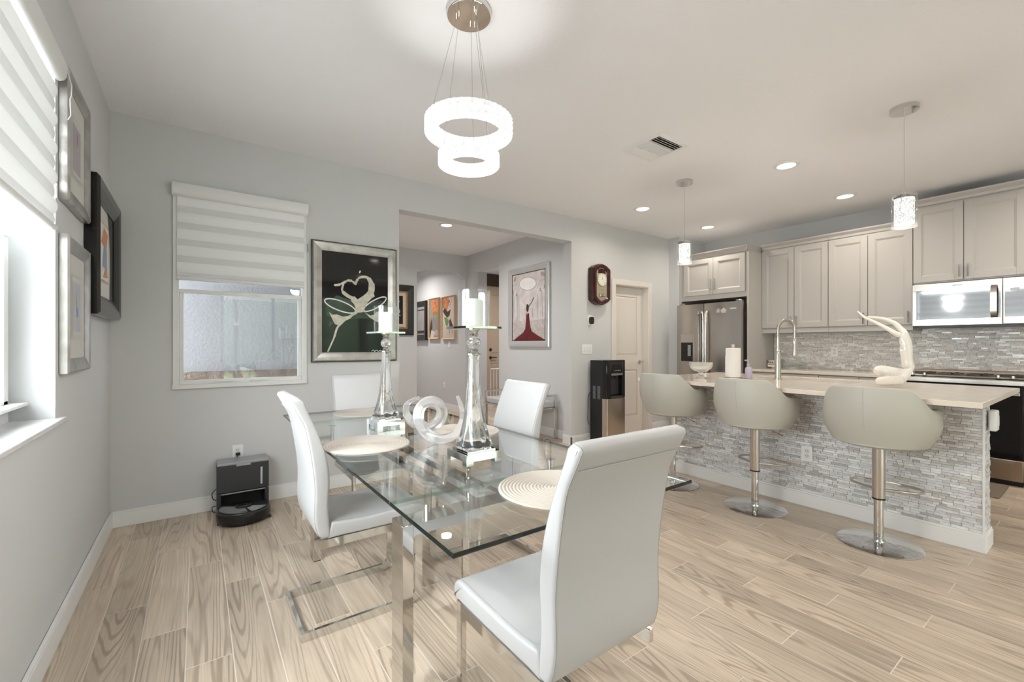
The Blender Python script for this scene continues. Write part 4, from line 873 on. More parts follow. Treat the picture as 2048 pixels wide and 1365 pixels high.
# ------------------------------------------------------------------ water dispenser
wdp = thing('water_dispenser', 'black water dispenser with steel lower door beside the pantry', 'water dispenser', (4.092, 3.705, 0))
B(-.165, .165, -.06, .135, .015, 1.015).build('body', BLACK, wdp, bevel=.006)
M().box(-.165, -.09, -.135, -.06, .56, 1.02).box(.11, .165, -.135, -.06, .56, 1.02).build('side_cheek', BLACKG, wdp, bevel=.012, seg=3)
B(-.09, .11, -.135, -.06, .86, 1.02).build('control_head', BLACKG, wdp, bevel=.006); m = M()
for k in range(4): m.box(-.03+.03*k, -.018+.03*k, -.137, -.135, .892, .898)
m.build('indicator_lights', mat('white_marks', (.8, .8, .8), .5), wdp)
B(-.09, .11, -.139, -.06, .835, .86).build('trim_band', STEEL, wdp); [M().lathe([(.012, .80), (.018, .835)], (q, -.10, 0), 12).build('tap', DKGREY, wdp, smooth=True) for q in (-.03, .05)]
B(-.09, .11, -.075, -.06, .60, .835).build('recess_back', DKGREY, wdp); B(-.10, .12, -.145, -.06, .56, .585).build('drip_tray', DKGREY, wdp, bevel=.003)
M().prism([(-.165, -.06), (-.165, -.120)]+[(-.15+.30*k/8, -.140-.010*sin(pi*k/8)) for k in range(9)]+[(.165, -.120), (.165, -.06)], 'z', .03, .56).build('lower_door', mat('warm_steel', (.60, .53, .47), .22, 1), wdp, bevel=.002); B(-.16, .16, -.11, .12, 0, .03).build('plinth', BLACK, wdp)
for gx in (-.03, .045):
    m = M()
    for k in range(16): m.box(-.1665, -.165, gx, gx+.045, .55+.010*k, .554+.010*k)
    m.build('vent_slots', GREYP, wdp)
M().tube(spline([(-.13, .14, .62), (-.19, .14, .58), (-.2, .14, .4), (-.2, .14, .27), (-.17, .14, .22)]), .004, 6).build('power_cord', BLACK, wdp, smooth=True)
# ------------------------------------------------------------------ hall bench and gate
bn = thing('bench', 'chrome framed bench with white cushion in the hall', 'bench', (3.535, 4.78, 0))
hx, hy = .225, .50
for s in (-1, 1):
    y = s*hy
    M().box(-hx, hx, y-.015, y+.015, 0, .012).box(-hx, -hx+.03, y-.015, y+.015, .012, .54).box(hx-.03, hx, y-.015, y+.015, .012, .54).box(-hx, hx, y-.015, y+.015, .54, .565).build('end_frame', CHROME, bn)
B(-hx, hx, -hy+.015, hy-.015, .375, .395).build('seat_frame', CHROME, bn); B(-hx-.002, hx+.002, -hy+.017, hy-.017, .395, .475).build('cushion', LEATHER, bn, bevel=.018, seg=3)
gt = thing('safety_gate', 'white metal safety gate standing before the front door', 'gate', (4.72, 7.1, 0))
M().tube([(-.15, 0, .0), (-.15, 0, .74), (1.0, 0, .74), (1.0, 0, 0)], .012, 8).build('frame', WHITEP, gt)
M().tube([(-.15, 0, .05), (1.0, 0, .05)], .010, 8).build('bottom_rail', WHITEP, gt)
for k in range(15): M().tube([(-.08+.07*k, 0, .05), (-.08+.07*k, 0, .74)], .007, 6).build('bar', WHITEP, gt)
# ------------------------------------------------------------------ kitchen cabinets on the right wall (fronts face -x)
def cab_door(parent, y0, y1, z0, z1, xf, hy, hz0, hz1, rail=.06):
    """frame-and-panel door; hy = handle position"""
    g = .0025; y0 += g; y1 -= g; z0 += g; z1 -= g
    m = M(); x0, x1 = xf-.02, xf
    m.box(x0, x1, y0, y0+rail, z0, z1).box(x0, x1, y1-rail, y1, z0, z1).box(x0, x1, y0+rail, y1-rail, z0, z0+rail).box(x0, x1, y0+rail, y1-rail, z1-rail, z1)
    d = m.build('door', CAB, parent, bevel=.0015)
    a, b, c_, d_ = y0+rail, y1-rail, z0+rail, z1-rail; e = .016; m = M()
    vs = [(x0+.002, a, c_), (x0+.002, b, c_), (x0+.002, b, d_), (x0+.002, a, d_), (x0+.006, a+e*.5, c_+e*.5), (x0+.006, b-e*.5, c_+e*.5), (x0+.006, b-e*.5, d_-e*.5), (x0+.006, a+e*.5, d_-e*.5), (x0+.012, a+e, c_+e), (x0+.012, b-e, c_+e), (x0+.012, b-e, d_-e), (x0+.012, a+e, d_-e)]
    m.add(vs, [(j*4+i, j*4+(i+1) % 4, (j+1)*4+(i+1) % 4, (j+1)*4+i) for j in range(2) for i in range(4)]+[(8, 9, 10, 11)]); m.build('panel', CAB, d)
    if hy is not None: M().box(xf-.048, xf-.038, hy-.006, hy+.006, hz0, hz1).box(xf-.04, xf-.018, hy-.004, hy+.004, hz0+.012, hz0+.02).box(xf-.04, xf-.018, hy-.004, hy+.004, hz1-.02, hz1-.012).build('handle', CHROME, d)
    return d
def crown(t, xf, y0, y1, z, side=False):
    prof = [(xf, z), (xf-.012, z+.006), (xf-.018, z+.03), (xf-.045, z+.055), (xf-.05, z+.07), (xf+.02, z+.07), (xf+.02, z)]
    M().prism(prof, 'y', y0, y1).build('crown', CAB, t)
def rel(t, *a): return a
XK = XR-.018
K0 = thing('fridge_cabinet', 'short cream cabinet above the fridge with two doors', 'cabinet', (0, 0, 0))
B(5.58, XK, 2.755, 3.706, 1.812, 2.38).build('body', CAB, K0)
cab_door(K0, 3.195, 3.625, 1.875, 2.365, 5.58, 3.225, 1.93, 2.08); cab_door(K0, 2.775, 3.195, 1.875, 2.365, 5.58, 3.165, 1.93, 2.08)
crown(K0, 5.58, 2.73, 3.706, 2.38); M().prism([(2.755, 2.38), (2.748, 2.386), (2.744, 2.41), (2.735, 2.435), (2.731, 2.45), (2.76, 2.45)], 'x', 5.54, XK).build('crown', CAB, K0); tag(B(5.58, 5.62, 3.672, 3.708, 0, 1.811).build('filler_strip', CAB), 'narrow cream strip between fridge and alcove wall', 'panel')
tag(B(5.56, XK, 2.728, 2.752, 0, 2.38).build('fridge_side_panel', CAB, bevel=.002), 'tall cream panel between fridge and counter', 'panel')
XU = 5.91
def upper(label, y0, y1, ym, z0, z1, zr, hz0, hz1, h1, h2, right_end=False):
    t = thing('upper_cabinet', label, 'cabinet', (0, 0, 0)); B(XU, XK, y0, y1, z0, z1).build('body', CAB, t)
    cab_door(t, ym, y1, z0+.012, z1-.012, XU, h1, hz0, hz1); cab_door(t, y0, ym, z0+.012, z1-.012, XU, h2, hz0, hz1)
    crown(t, XU, y0, y1, z1)
    if zr: B(XU-.008, XK, y0, y1, zr, z0).build('light_rail', CAB, t, bevel=.002)
    return t
upper('tall cream upper cabinet next to the fridge, above the jar', 1.998, 2.727, 2.352, 1.40, 2.405, 1.352, 1.43, 1.55, 2.385, 2.325)
upper('tall cream upper cabinet beside the microwave', 1.262, 1.996, 1.63, 1.40, 2.405, 1.352, 1.43, 1.55, 1.665, 1.295)
upper('cream cabinet above the microwave reaching highest', .505, 1.260, .898, 1.812, 2.585, None, 1.85, 1.97, .925, .868)
upper('cream upper cabinet right of the microwave at the picture edge', -.35, .50, .08, 1.40, 2.405, 1.352, 1.43, 1.55, .11, .05)
XB = 5.63
for lb, ya, yb_ in (('cream base cabinet by the fridge under the back counter', 1.995, 2.726), ('cream base cabinet left of the range', 1.262, 1.993), ('cream base cabinet right of the range', -.35, .492)):
    t = thing('base_cabinet', lb, 'cabinet', (0, 0, 0)); B(XB, XK, ya, yb_, .1, .872).build('body', CAB, t); B(XB+.06, XK, ya, yb_, 0, .1).build('toe_kick', DKGREY, t)
    ym = (ya+yb_)/2
    for a, b in ((ya, ym), (ym, yb_)):
        cab_door(t, a, b, .12, .70, XB, None, 0, 0); dr = B(XB-.02, XB, a+.003, b-.003, .71, .862).build('drawer', CAB, t, bevel=.002); B(XB-.045, XB-.036, (a+b)/2-.06, (a+b)/2+.06, .78, .79).build('handle', CHROME, dr)
ct = tag(B(5.595, XK, 1.262, 2.727, .873, .905).build('back_worktop', QUARTZ, bevel=.003), 'cream quartz worktop along the kitchen wall left of the range', 'worktop')
tag(B(5.595, XK, -.35, .492, .873, .905).build('back_worktop', QUARTZ, bevel=.003), 'cream quartz worktop right of the range', 'worktop')
# mosaic tiling
def mosaic(a0, a1, z0, z1, rng, skip=None):
    out = []; z = z0; H = .0148; J = .0012
    while z+H < z1+.003:
        a = a0-rng.random()*.06
        while a < a1:
            L = rng.choice((.03, .05, .05, .075, .075, .10)); b = min(a+L, a1); s = max(a, a0)
            if b-s > .008 and not (skip and skip((s+b)/2, z)): out.append((s, b-J, z, z+H, rng.choice((.005, .006, .007, .0085))))
            a += L+J
        z += H+J
    return out
def lay_tiles(parent, tiles, xface, mt, keep):
    tiles = sorted(tiles, key=lambda t: -sum(1 for _ in ()) - keep(t))
    cache = {}; rest = M(); vals = []; rng = random.Random(5)
    for i, (a, b, z0, z1, th) in enumerate(tiles):
        if i < 300:
            key = (round(b-a, 3), th)
            if key not in cache:
                o = B(-th, .0, -(b-a)/2, (b-a)/2, -(z1-z0)/2, (z1-z0)/2); me = bpy.data.meshes.new('tile'); me.from_pydata(o.v, [], o.f); me.materials.append(mt); me.update(); cache[key] = me
            ob = bpy.data.objects.new('tile', cache[key]); COL.objects.link(ob); ob.parent = parent; ob.location = (xface, (a+b)/2, (z0+z1)/2)
        else: rest.box(xface-th, xface, a, b, z0, z1); vals += [rng.random()]*6
    return rest, vals
def rnd_attr(o, vals):
    at_ = o.data.attributes.new('rnd', 'FLOAT', 'FACE'); at_.data.foreach_set('value', vals); o['kind'] = 'stuff'
rng = random.Random(11)
B(6.2335, XR, -.35, 2.727, .905, 1.352).build('grout_bed', TGROUT, wall_right); B(6.2335, XR, .505, 1.26, 1.352, 1.39).build('grout_bed', TGROUT, wall_right)
tl = mosaic(-.30, 2.726, .906, 1.384, rng, lambda y, z: z > 1.335 and not .505 < y < 1.26)
rs, vals = lay_tiles(wall_right, tl, 6.2335, MOSB, lambda t: -abs((t[0]+t[1])/2-.95)-(1 if not .5 < (t[0]+t[1])/2 < 1.6 else 0)+(t[1]-t[0])*6)
rnd_attr(rs.build('tile', MOSB, wall_right), vals)
# ------------------------------------------------------------------ fridge
fr = thing('refrigerator', 'stainless french-door refrigerator in the cream alcove', 'refrigerator', (0, 0, 0))
FX = 5.46; fy0, fy1, fym = 2.775, 3.665, 3.262
B(5.54, XR-.02, 2.79, 3.66, .03, 1.735).build('body', mat('fridge_side_grey', (.30, .27, .25), .4, .6), fr, bevel=.004)
def fdoor(y0, y1, z0, z1):
    n = 10; poly = [(5.535, y0), (5.535, y1)]+[(FX-.012*sin(pi*k/n), y1-(y1-y0)*k/n) for k in range(n+1)]
    return M().prism([(p[0], p[1]) for p in poly], 'z', z0, z1).build('door', mat('fridge_steel', (.50, .475, .45), .24, 1), fr, smooth=True, ang=30)
dL = fdoor(fym+.004, fy1, .62, 1.75); dR = fdoor(fy0, fym-.004, .62, 1.75); dB = fdoor(fy0, fy1, .05, .605)
for d_, y in ((dL, fym+.045), (dR, fym-.045)):
    M().tube(spline([(FX-.01, y, 1.63), (FX-.045, y, 1.60), (FX-.062, y, 1.2), (FX-.045, y, .78), (FX-.01, y, .75)], 6), .014, sec=[(-.7, -1), (.7, -1), (.7, 1), (-.7, 1)]).build('handle', CHROME, d_, smooth=True)
M().tube([(FX-.02, fy0+.08, .56), (FX-.06, fy0+.1, .55), (FX-.06, fy1-.1, .55), (FX-.02, fy1-.08, .56)], .012, 8).build('handle', CHROME, dB)
dsp = M().box(FX-.016, FX-.004, 3.40, 3.605, .965, 1.36).build('water_panel', STEEL, dL, bevel=.003); 
B(FX-.018, FX-.0155, 3.415, 3.59, .98, 1.235).build('recess', BLACKG, dL); B(FX-.0185, FX-.0155, 3.415, 3.59, 1.24, 1.345).build('display', mat('grey_display', (.42, .38, .34), .3), dL); B(FX-.035, FX-.018, 3.44, 3.48, 1.05, 1.2).build('paddle', GREYP, dL, bevel=.004)
B(5.50, 5.62, fy0+.01, fy0+.09, 1.735, 1.775).build('hinge_cover', DSTEEL, fr, bevel=.01); B(5.50, 5.62, fy1-.09, fy1-.01, 1.735, 1.775).build('hinge_cover', DSTEEL, fr, bevel=.01)
m = M()
for k in range(7): m.box(FX-.0125, FX-.008, 2.90-.012*k, 2.908-.012*k, 1.655, 1.672 if k % 2 else 1.668)
m.build('badge', mat('pale_badge', (.78, .78, .77), .4), dR)
MG = mat('magnet_cream', (.62, .55, .46), .6)
for i, (y, z, lb) in enumerate(((3.055, 1.64, 'small house-shaped magnet on the fridge door, left one'), (2.985, 1.64, 'small house-shaped magnet on the fridge door by the badge'))):
    o = M().prism([(y-.03, z-.03), (y+.03, z-.03), (y+.035, z+.005), (y, z+.035), (y-.035, z+.005)], 'x', FX-.022, FX-.0123).build('fridge_magnet', MG if i else GREYP); tag(o, lb, 'magnet', 'magnets on the fridge')
    M().prism([(y-.015, z-.02), (y+.015, z-.02), (y+.018, z), (y, z+.018), (y-.018, z)], 'x', FX-.024, FX-.022).build('relief', MG, o)
nt = tag(B(5.66, 5.72, 2.786, 2.7895, 1.44, 1.64).build('paper_note', mat('note_paper', (.74, .72, .64), .8)), 'long paper note on the side of the fridge', 'note'); tag(M().prism([(5.655, 1.40), (5.67, 1.43), (5.70, 1.42), (5.72, 1.37), (5.70, 1.33), (5.67, 1.34)], 'y', 2.785, 2.7895).build('fridge_magnet', mat('pink_magnet', (.62, .5, .52), .6)), 'pinkish magnet below the note on the fridge side', 'magnet', 'magnets on the fridge')
# ------------------------------------------------------------------ microwave and range
mw = thing('microwave', 'stainless over-the-range microwave with black glass', 'microwave', (0, 0, 0))
MX = 5.84; my0, my1, mz0, mz1, mys = .50, 1.252, 1.392, 1.80, .645
B(MX+.02, XR-.01, my0, my1, mz0, mz1).build('body', DSTEEL, mw)
LS = mat('bright_steel', (.70, .67, .63), .22, 1)
mdr = M().box(MX-.005, MX+.02, mys+.002, my1, mz1-.065, mz1).box(MX-.005, MX+.02, mys+.002, my1, mz0, mz0+.06).box(MX-.005, MX+.02, my1-.03, my1, mz0+.06, mz1-.065).box(MX-.005, MX+.02, mys+.002, mys+.012, mz0+.06, mz1-.065).build('door', LS, mw, bevel=.002)
B(MX, MX+.02, mys+.012, my1-.03, mz0+.06, mz1-.065).build('window', mat('black_mirror_glass', (.50, .52, .55), .05, 1), mdr)
M().tube(spline([(MX-.006, mys+.05, 1.74), (MX-.04, mys+.05, 1.70), (MX-.045, mys+.05, 1.60), (MX-.04, mys+.05, 1.49), (MX-.006, mys+.05, 1.455)], 5), .02, sec=[(-1, -.35), (1, -.35), (1, .35), (-1, .35)]).build('handle', BRUSH, mdr, smooth=True)
B(MX-.0065, MX-.005, .90, .965, 1.765, 1.772).build('badge', GREYP, mdr)
B(MX-.005, MX+.02, my0, mys-.002, mz0, mz1).build('control_panel', LS, mw, bevel=.004); B(MX-.008, MX-.004, my0+.02, mys-.012, mz0+.06, mz1-.06).build('keypad', MATS['black_mirror_glass'], mw); B(MX-.009, MX-.008, my0+.045, mys-.045, mz1-.115, mz1-.09).build('display', mat('pale_display', (.5, .52, .54), .3), mw)
B(MX, XR-.02, my0+.02, my1-.02, mz0-.018, mz0).build('vent_grille', BLACK, mw)
rg = thing('gas_range', 'black and stainless slide-in range below the microwave', 'range', (0, 0, 0))
ry0, ry1 = .497, 1.258
B(5.64, XR-.01, ry0, ry1, .03, .90).build('body', BLACK, rg)
B(5.59, XR-.01, ry0, ry1, .895, .912).build('cooktop', BLACKG, rg, bevel=.002); B(5.95, XR-.01, ry0, ry1, .912, .955).build('rear_vent', mat('brown_steel', (.30, .22, .16), .35, 1), rg, bevel=.004)
m = M()
for y in (.56, .75, .94, 1.13): m.box(5.70, 5.98, y, y+.012, .93, .942).box(5.70, 5.712, y-.05, y+.1, .93, .942).box(5.96, 5.972, y-.05, y+.1, .93, .942).box(5.83, 5.842, y-.05, y+.1, .93, .942).box(5.70, 5.712, y, y+.012, .912, .93)
m.build('grate', BLACK, rg)
cp = M().prism([(5.575, .86), (5.575, .895), (5.62, .925), (5.66, .925), (5.66, .86)], 'y', ry0, ry1).build('control_panel', LS, rg)
for y in (.56, .645, 1.115, 1.20): M().lathe([(.020, .008), (.021, .012), (.012, .016), (.011, .034), (0, .036)], (5.605, y, .905), 18).build('knob', CHROME, rg, smooth=True)
od = B(5.60, 5.64, ry0+.005, ry1-.005, .235, .855).build('oven_door', BLACKG, rg, bevel=.003)
M().box(5.555, 5.575, ry0+.02, ry1-.02, .775, .80).box(5.575, 5.60, ry0+.04, ry0+.06, .778, .797).box(5.575, 5.60, ry1-.06, ry1-.04, .778, .797).build('handle', LS, od, bevel=.003)
B(5.60, 5.64, ry0+.005, ry1-.005, .05, .225).build('drawer', mat('warm_drawer_steel', (.50, .40, .31), .3, 1), rg, bevel=.003); B(5.585, 5.60, ry0+.05, ry1-.02, .195, .222).build('drawer_lip', LS, rg); B(5.66, XR-.05, ry0+.01, ry1-.01, 0, .05).build('plinth', BLACK, rg)
tag(B(5.08, 5.58, .58, 1.5, 0, .012).build('floor_mat', mat('brown_mat', (.20, .155, .12), .8), bevel=.008), 'brown anti-fatigue mat on the floor before the range', 'mat')
# ------------------------------------------------------------------ island
isl = thing('kitchen_island', 'kitchen island clad in grey white mosaic with white base', 'island', (0, 0, 0))
IX, IY0, IY1, IZ = 3.70, .487, 2.52, .873
B(IX, IX+.19, IY0, IY1, 0, IZ).build('knee_wall', TGROUT, isl)
M().box(IX+.19, 4.56, IY0+.125, 1.2, .1, IZ).box(IX+.19, 4.56, 2.03, IY1, .1, IZ).box(IX+.19, 4.56, 1.2, 2.03, .1, .66).box(IX+.19, 4.1, 1.2, 2.03, .66, IZ).box(4.545, 4.56, 1.2, 2.03, .66, IZ).build('cabinet_body', CAB, isl); B(IX+.19, 4.5, IY0+.14, IY1, 0, .1).build('toe_kick', DKGREY, isl)
for i in range(4):
    a = IY0+.13+i*.475; B(4.56, 4.58, a, a+.465, .12, .86).build('door', CAB, isl, bevel=.002)
M().box(IX-.018, IX, IY0-.018, IY1, 0, .095).box(IX, IX+.205, IY0-.018, IY0, 0, .095).box(IX-.014, IX, IY0-.014, IY1, .095, .108).box(IX, IX+.2, IY0-.014, IY0, .095, .108).build('baseboard', TRIM, isl, bevel=.002)
B(IX-.012, IX, IY0-.008, IY1, .835, IZ).build('top_trim', CAB, isl); B(IX-.011, IX-.001, IY0-.011, IY0-.001, .108, .835).build('corner_strip', TRIM, isl)
tl = mosaic(IY0, IY1, .109, .832, rng)
rs, vals = lay_tiles(isl, tl, IX, MOSA, lambda t: -abs((t[0]+t[1])/2-.5)-(2.5 if .55 < t[2] and .62 < (t[0]+t[1])/2 < 1.1 else 0)+(t[1]-t[0])*4)
te = mosaic(IX+.002, IX+.19, .109, IZ-.002, rng)
for a, b, z0, z1, thk in te: rs.box(a, b, IY0-thk, IY0, z0, z1); vals += [random.random()]*6
rnd_attr(rs.build('tile', MOSA, isl), vals)
# worktop with a sink cut-out
CX0, CX1, CY0, CY1, CZ0, CZ1 = 3.27, 4.62, .43, 2.60, .874, .905
SX0, SX1, SY0, SY1 = 4.13, 4.52, 1.25, 1.98
m = M(); o_ = [(CX0, CY0), (CX1, CY0), (CX1, CY1), (CX0, CY1)]; i_ = [(SX0, SY0), (SX1, SY0), (SX1, SY1), (SX0, SY1)]
vs = [(*p, z) for z in (CZ0, CZ1) for p in o_+i_]
fs = []
for z in (0, 8): fs += [(z+k, z+(k+1) % 4, z+4+(k+1) % 4, z+4+k) for k in range(4)]
fs += [(k, (k+1) % 4, 8+(k+1) % 4, 8+k) for k in range(4)]+[(4+k, 4+(k+1) % 4, 12+(k+1) % 4, 12+k) for k in range(4)]
m.add(vs, fs); tag(m.build('island_worktop', QUARTZ, bevel=.003), 'long cream quartz worktop on the island', 'worktop')
sk = thing('sink', 'steel sink set into the island worktop', 'sink', (0, 0, 0)); m = M(); e = .003
m.box(SX0-.02, SX0, SY0-.02, SY1+.02, .69, CZ0).box(SX1, SX1+.02, SY0-.02, SY1+.02, .69, CZ0).box(SX0, SX1, SY0-.02, SY0, .69, CZ0).box(SX0, SX1, SY1, SY1+.02, .69, CZ0).box(SX0, SX1, SY0, SY1, .69, .70); m.build('basin', STEEL, sk); M().lathe([(.04, .70), (.04, .703), (.02, .703)], ((SX0+SX1)/2, (SY0+SY1)/2, 0), 20).build('drain', CHROME, sk)
# ------------------------------------------------------------------ bar stools
def stool(label, loc, rz):
    t = thing('bar_stool', label, 'bar stool', loc, rz, 'cream swivel stools at the island')
    M().lathe([(.205, 0), (.207, .006), (.20, .011), (.08, .017), (.034, .022), (.032, .028)], seg=56).build('base', mat('stool_base_chrome', (.70, .69, .68), .07, 1), t, smooth=True)
    M().lathe([(.024, .025), (.024, .30)], seg=28).build('lower_pole', CHROME, t, smooth=True)
    M().lathe([(.031, .275), (.0315, .28), (.0315, .600)], seg=28).build('upper_pole', BRUSH, t, smooth=True); M().lathe([(.033, .273), (.033, .282)], seg=28).build('sleeve_ring', BLACK, t)
    # footrest loop towards the island (+x), D-shaped
    fp = [(.0, .03, .335), (.03, .10, .335), (.07, .155, .333), (.15, .175, .330), (.215, .13, .328), (.235, .0, .327), (.215, -.13, .328), (.15, -.175, .330), (.07, -.155, .333), (.03, -.10, .335), (.0, -.03, .335)]
    M().tube(spline(fp, 4), .0075, 8).build('footrest', BRUSH, t, smooth=True)
    M().tube([(.02, -.03, .60), (.05, -.08, .585), (.095, -.15, .545)], .004, 6).build('height_lever', CHROME, t, smooth=True)
    M().lathe([(.09, .598), (.09, .606)], seg=28).build('swivel_plate', BLACK, t)
    # bucket shell: phi = 0 at the back (-x)
    n = 49; A = radians(128); rows = 7
    def ztop(p):
        q = abs(p); s1 = min(1, max(0, (q-radians(40))/radians(38))); s1 = s1*s1*(3-2*s1); e = max(0, (q-radians(112))/radians(16))
        return .956-.118*s1-.010*min(1, q/A)-.05*e*e
    outer, inner = [], []
    for i in range(n):
        p = -A+2*A*i/(n-1); zt = ztop(p); c, s = -cos(p), sin(p)
        so, si = [], []
        for k in range(rows+1):
            q = k/rows; z = .628+(zt-.628)*q
            r = .222+.042*sin(min(1, q*1.3)*pi/2)+.012*sin(pi*q)
            lean = -.02*q*max(0, cos(p))
            so.append((r*c*.96+lean, r*s*1.03, z-.006*(1-q)))
            rin = r-.038-.006*sin(pi*q); si.append((rin*c*.96+lean, rin*s*1.03, max(z, .64)-.004*(q == 1)))
        top = [((so[-1][0]*.75+si[-1][0]*.25), (so[-1][1]*.75+si[-1][1]*.25), zt+.010), ((so[-1][0]*.3+si[-1][0]*.7), (so[-1][1]*.3+si[-1][1]*.7), zt+.010)]
        outer.append(so+top+si[::-1])
    L = len(outer[0]); m = M(); vs = [p for r in outer for p in r]
    m.add(vs, [(i*L+k, (i+1)*L+k, (i+1)*L+k+1, i*L+k+1) for i in range(n-1) for k in range(L-1)]+[list(range(L)), list(range((n-1)*L, n*L))[::-1]])
    sh = m.build('seat_shell', CREAML, t, smooth=True, ang=75)
    md = sh.modifiers.new('sub', 'SUBSURF'); md.levels = 2; md.render_levels = 2
    M().lathe([(.02, .604), (.15, .604), (.195, .609), (.216, .620), (.218, .645), (.02, .645)], seg=48, fn=lambda a, k, z: 1).build('seat_base', CREAML, t, smooth=True)
    M().lathe([(.02, .645), (.18, .645), (.205, .665), (.20, .69), (.17, .705), (.0, .708)], seg=40, cap=False).build('seat_cushion', CREAML, t, smooth=True)
    M().tube([(-(.222+.042*sin(min(1, q*1.3)*pi/2)+.012*sin(pi*q))*.96-.02*q-.0003, 0, .628+.328*q) for q in [k/10 for k in range(11)]], .0013, 5).build('seam', CREAML, sh)
    return t
s1 = stool('cream bar stool nearest the near end of the island', (3.345, .872, 0), 0)
dup(s1, 'cream bar stool in the middle of the island', (3.345, 1.596, 0), 0); dup(s1, 'cream bar stool at the far end by the water dispenser', (3.345, 2.285, 0), 0)
# ------------------------------------------------------------------ things on the island
bw = thing('glass_bowl', 'footed cut crystal bowl on the far end of the island', 'bowl', (3.66, 2.215, CZ1+.0005))
CUT = mat('cut_glass', (.80, .80, .78), .12)
m_, n_, l_, p_ = newmat('cut_crystal'); p_.inputs['Base Color'].default_value = (.95, .94, .92, 1); p_.inputs['Roughness'].default_value = .08; p_.inputs['Transmission Weight'].default_value = .75; p_.inputs['IOR'].default_value = 1.45
CUTC = m_
M().lathe([(.042, 0), (.045, .004), (.035, .012), (.018, .03), (.016, .045), (.022, .056)], seg=28, fn=lambda a, k, z: 1+.06*cos(8*a)).build('foot', CUTC, bw, smooth=True)
M().lathe([(.022, .055), (.055, .066), (.080, .085), (.095, .11), (.099, .138), (.099, .142), (.094, .142), (.089, .112), (.072, .088), (.045, .073), (.0, .068)], seg=48, fn=lambda a, k, z: 1+.025*cos(14*a)*(.3+.7*(z < .125)), cap=False).build('bowl', CUTC, bw, smooth=True, ang=70)
pt = thing('paper_towel_roll', 'white paper towel roll on a steel holder on the island', 'paper towel', (3.86, 2.03, CZ1+.0005))
M().lathe([(.072, 0), (.074, .004), (.072, .012), (.01, .013)], seg=36).build('base', BRUSH, pt, smooth=True); M().lathe([(.006, .012), (.006, .275), (.013, .282), (.016, .295), (.010, .306), (0, .309)], seg=18).build('rod', BRUSH, pt, smooth=True)
rl = M().lathe([(.018, .014), (.062, .014), (.060, .270), (.018, .272)], seg=40).build('roll', mat('paper_white', (.84, .80, .77), .9), pt, smooth=True)
M().prism([(-.02, .058), (.045, .040), (.085, .012), (.087, .012), (.047, .043), (-.02, .061)], 'z', .014, .20).build('loose_sheet', MATS['paper_white'], rl)
so = thing('soap_bottle', 'lilac soap bottle with grey pump on the island', 'soap bottle', (3.92, 1.925, CZ1+.0005))
M().lathe([(.026, 0), (.029, .004), (.029, .085), (.024, .10), (.013, .108)], seg=28).build('bottle', mat('lilac_soap', (.50, .45, .56), .25), so, smooth=True); M().lathe([(.015, .107), (.015, .135), (.006, .137), (.006, .155)], seg=18).box(-.008, .008, -.008, .030, .155, .168).build('pump', mat('grey_pump', (.40, .37, .40), .35), so)
fc = thing('faucet', 'brushed nickel spring faucet on the island', 'faucet', (4.05, 1.742, CZ1+.0005))
M().lathe([(.030, 0), (.030, .008), (.024, .012), (.0235, .225), (.0175, .24), (.0215, .245), (.0215, .262), (.013, .264), (.013, .36)], seg=28).build('column', BRUSH, fc, smooth=True)
dx, dy = .03, -.118
arc = [(0, 0, .34), (0, 0, .42)]+[(dx/2-dx/2*cos(a), dy/2-dy/2*cos(a), .435+.072*sin(a)) for a in [pi*k/10 for k in range(1, 10)]]+[(dx, dy, .42), (dx, dy, .345)]
arcs = spline(arc, 5); M().tube(arcs, .008, 10).build('hose', BRUSH, fc, smooth=True)
hel = []; N = 30
tot = len(arcs)
for i in range(tot*6):
    q = i/6; k = min(int(q), tot-2); f_ = q-k; p = [arcs[k][j]+(arcs[k+1][j]-arcs[k][j])*f_ for j in range(3)]; tv = [arcs[k+1][j]-arcs[k][j] for j in range(3)]; L = sqrt(sum(v*v for v in tv)) or 1; tv = [v/L for v in tv]
    e1 = (-dy/.1218, dx/.1218, 0); e2 = (tv[1]*e1[2]-tv[2]*e1[1], tv[2]*e1[0]-tv[0]*e1[2], tv[0]*e1[1]-tv[1]*e1[0]); a = 2*pi*i/10
    hel.append(tuple(p[j]+.013*(cos(a)*e1[j]+sin(a)*e2[j]) for j in range(3)))
M().tube(hel, .0024, 5).build('spring', BRUSH, fc, smooth=True)
M().lathe([(.010, .35), (.015, .34), (.015, .26), (.019, .235), (.019, .21), (.014, .206)], (dx, dy, 0), 22).build('spray_head', BRUSH, fc, smooth=True); M().tube([(0, 0, .318), (dx, dy, .318)], .006, 8).lathe([(.018, .310), (.018, .326)], (dx, dy, 0), 18).build('support_arm', BRUSH, fc)
M().tube([(0, .02, .125), (-.004, .075, .125)], .017, 16).build('handle', CHROME, fc, smooth=True)
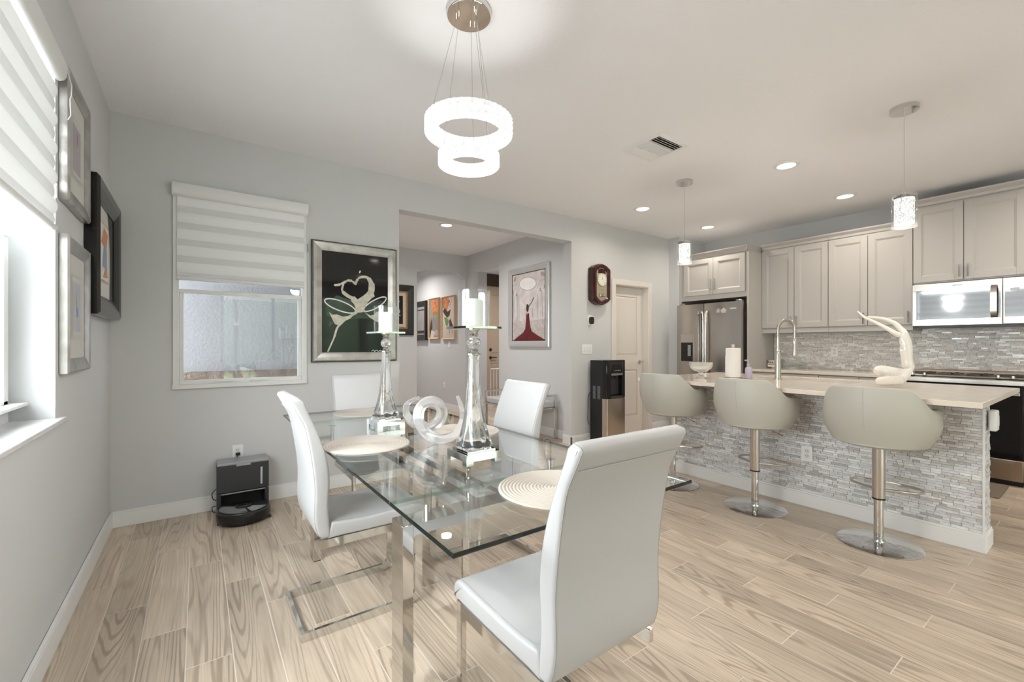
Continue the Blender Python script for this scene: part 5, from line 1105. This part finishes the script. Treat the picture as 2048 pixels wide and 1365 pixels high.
# white porcelain figure (one continuous skinned surface)
fg = None
def sp_(px, py, dxx=0): 
    u = 1700+px*.13187; v = 610+py*.13187; q = at(u, v, 'x', 4.02+dxx); return q
nodes = [((960, 1085), .0, .056), ((880, 960), .0, .043), ((865, 830), 0, .031), ((870, 720), 0, .033), ((865, 620), 0, .036), ((880, 520), 0, .030), ((825, 430), .02, .024), ((680, 275), .03, .0165), ((540, 220), .035, .014), ((400, 195), .035, .011), ((250, 185), .03, .009), ((770, 470), -.02, .021), ((670, 425), -.03, .018), ((540, 345), -.03, .014), ((380, 265), -.02, .012), ((235, 200), .0, .010), ((170, 150), 0, .009), ((110, 95), 0, .005),
         ((790, 665), -.025, .016),
         ((780, 1140), -.06, .040), ((600, 1150), -.075, .037), ((450, 1160), -.07, .033), ((405, 1165), -.06, .028),
         ((760, 1060), .05, .045), ((560, 1010), .06, .046), ((430, 985), .05, .046), ((390, 1060), .03, .036)]
edges = [(0, 1), (1, 2), (2, 3), (3, 4), (4, 5), (5, 6), (6, 7), (7, 8), (8, 9), (9, 10), (5, 11), (11, 12), (12, 13), (13, 14), (14, 15), (15, 16), (16, 17), (3, 18), (0, 19), (19, 20), (20, 21), (21, 22), (0, 23), (23, 24), (24, 25), (25, 26)]
P = [sp_(a[0], a[1], d) for a, d, r in nodes]; base = (4.02, .94, CZ1+.001)
me = bpy.data.meshes.new('figurine'); me.from_pydata([(p[0]-base[0], p[1]-base[1], p[2]-base[2]) for p in P], edges, []); me.materials.append(PORC)
fg = bpy.data.objects.new('figurine', me); COL.objects.link(fg); fg.location = base
sk_ = fg.modifiers.new('skin', 'SKIN'); sk_.use_smooth_shade = True
for i, (a, d, r) in enumerate(nodes):
    me.skin_vertices[0].data[i].radius = (r, r); me.skin_vertices[0].data[i].use_root = (i == 0)
ss = fg.modifiers.new('sub', 'SUBSURF'); ss.levels = 2; ss.render_levels = 2
tag(fg, 'glossy white porcelain figure with raised arms on the island', 'figurine')
# things on the back counter
cb = thing('striped_bowl', 'small white bowl with black marks on the back counter', 'bowl', (6.05, 2.64, CZ1+.0005))
M().lathe([(.035, 0), (.038, .003), (.06, .05), (.078, .10), (.075, .10), (.056, .05), (.0, .008)], seg=36, cap=False).build('bowl', mat('ivory_ceramic', (.72, .66, .58), .3), cb, smooth=True)
for k in range(16):
    a = 2*pi*k/16; c_, s_ = cos(a), sin(a); r0, z0, r1, z1 = (.0555, .04, .0705, .078) if k % 3 else (.040, .006, .058, .045); wv = .006
    M().add([(r0*c_-wv*s_, r0*s_+wv*c_, z0), (r0*c_+wv*s_, r0*s_-wv*c_, z0), (r1*c_+wv*s_, r1*s_-wv*c_, z1), (r1*c_-wv*s_, r1*s_+wv*c_, z1)], [(0, 1, 2, 3)]).build('black_mark', BLACK, cb)
jr = thing('glass_jar', 'low ribbed glass jar with lid on the back counter', 'jar', (6.06, 2.40, CZ1+.0005))
M().lathe([(.078, 0), (.082, .004), (.082, .082), (.078, .086), (.074, .084), (.074, .006), (.0, .006)], seg=48, fn=lambda a, k, z: 1+.012*cos(24*a), cap=False).build('jar', CLEAR, jr, smooth=True); M().lathe([(.085, .087), (.085, .092), (.05, .105), (.012, .112), (.012, .12), (.018, .128), (0, .132)], seg=36, cap=False).build('lid', CUTC, jr, smooth=True)
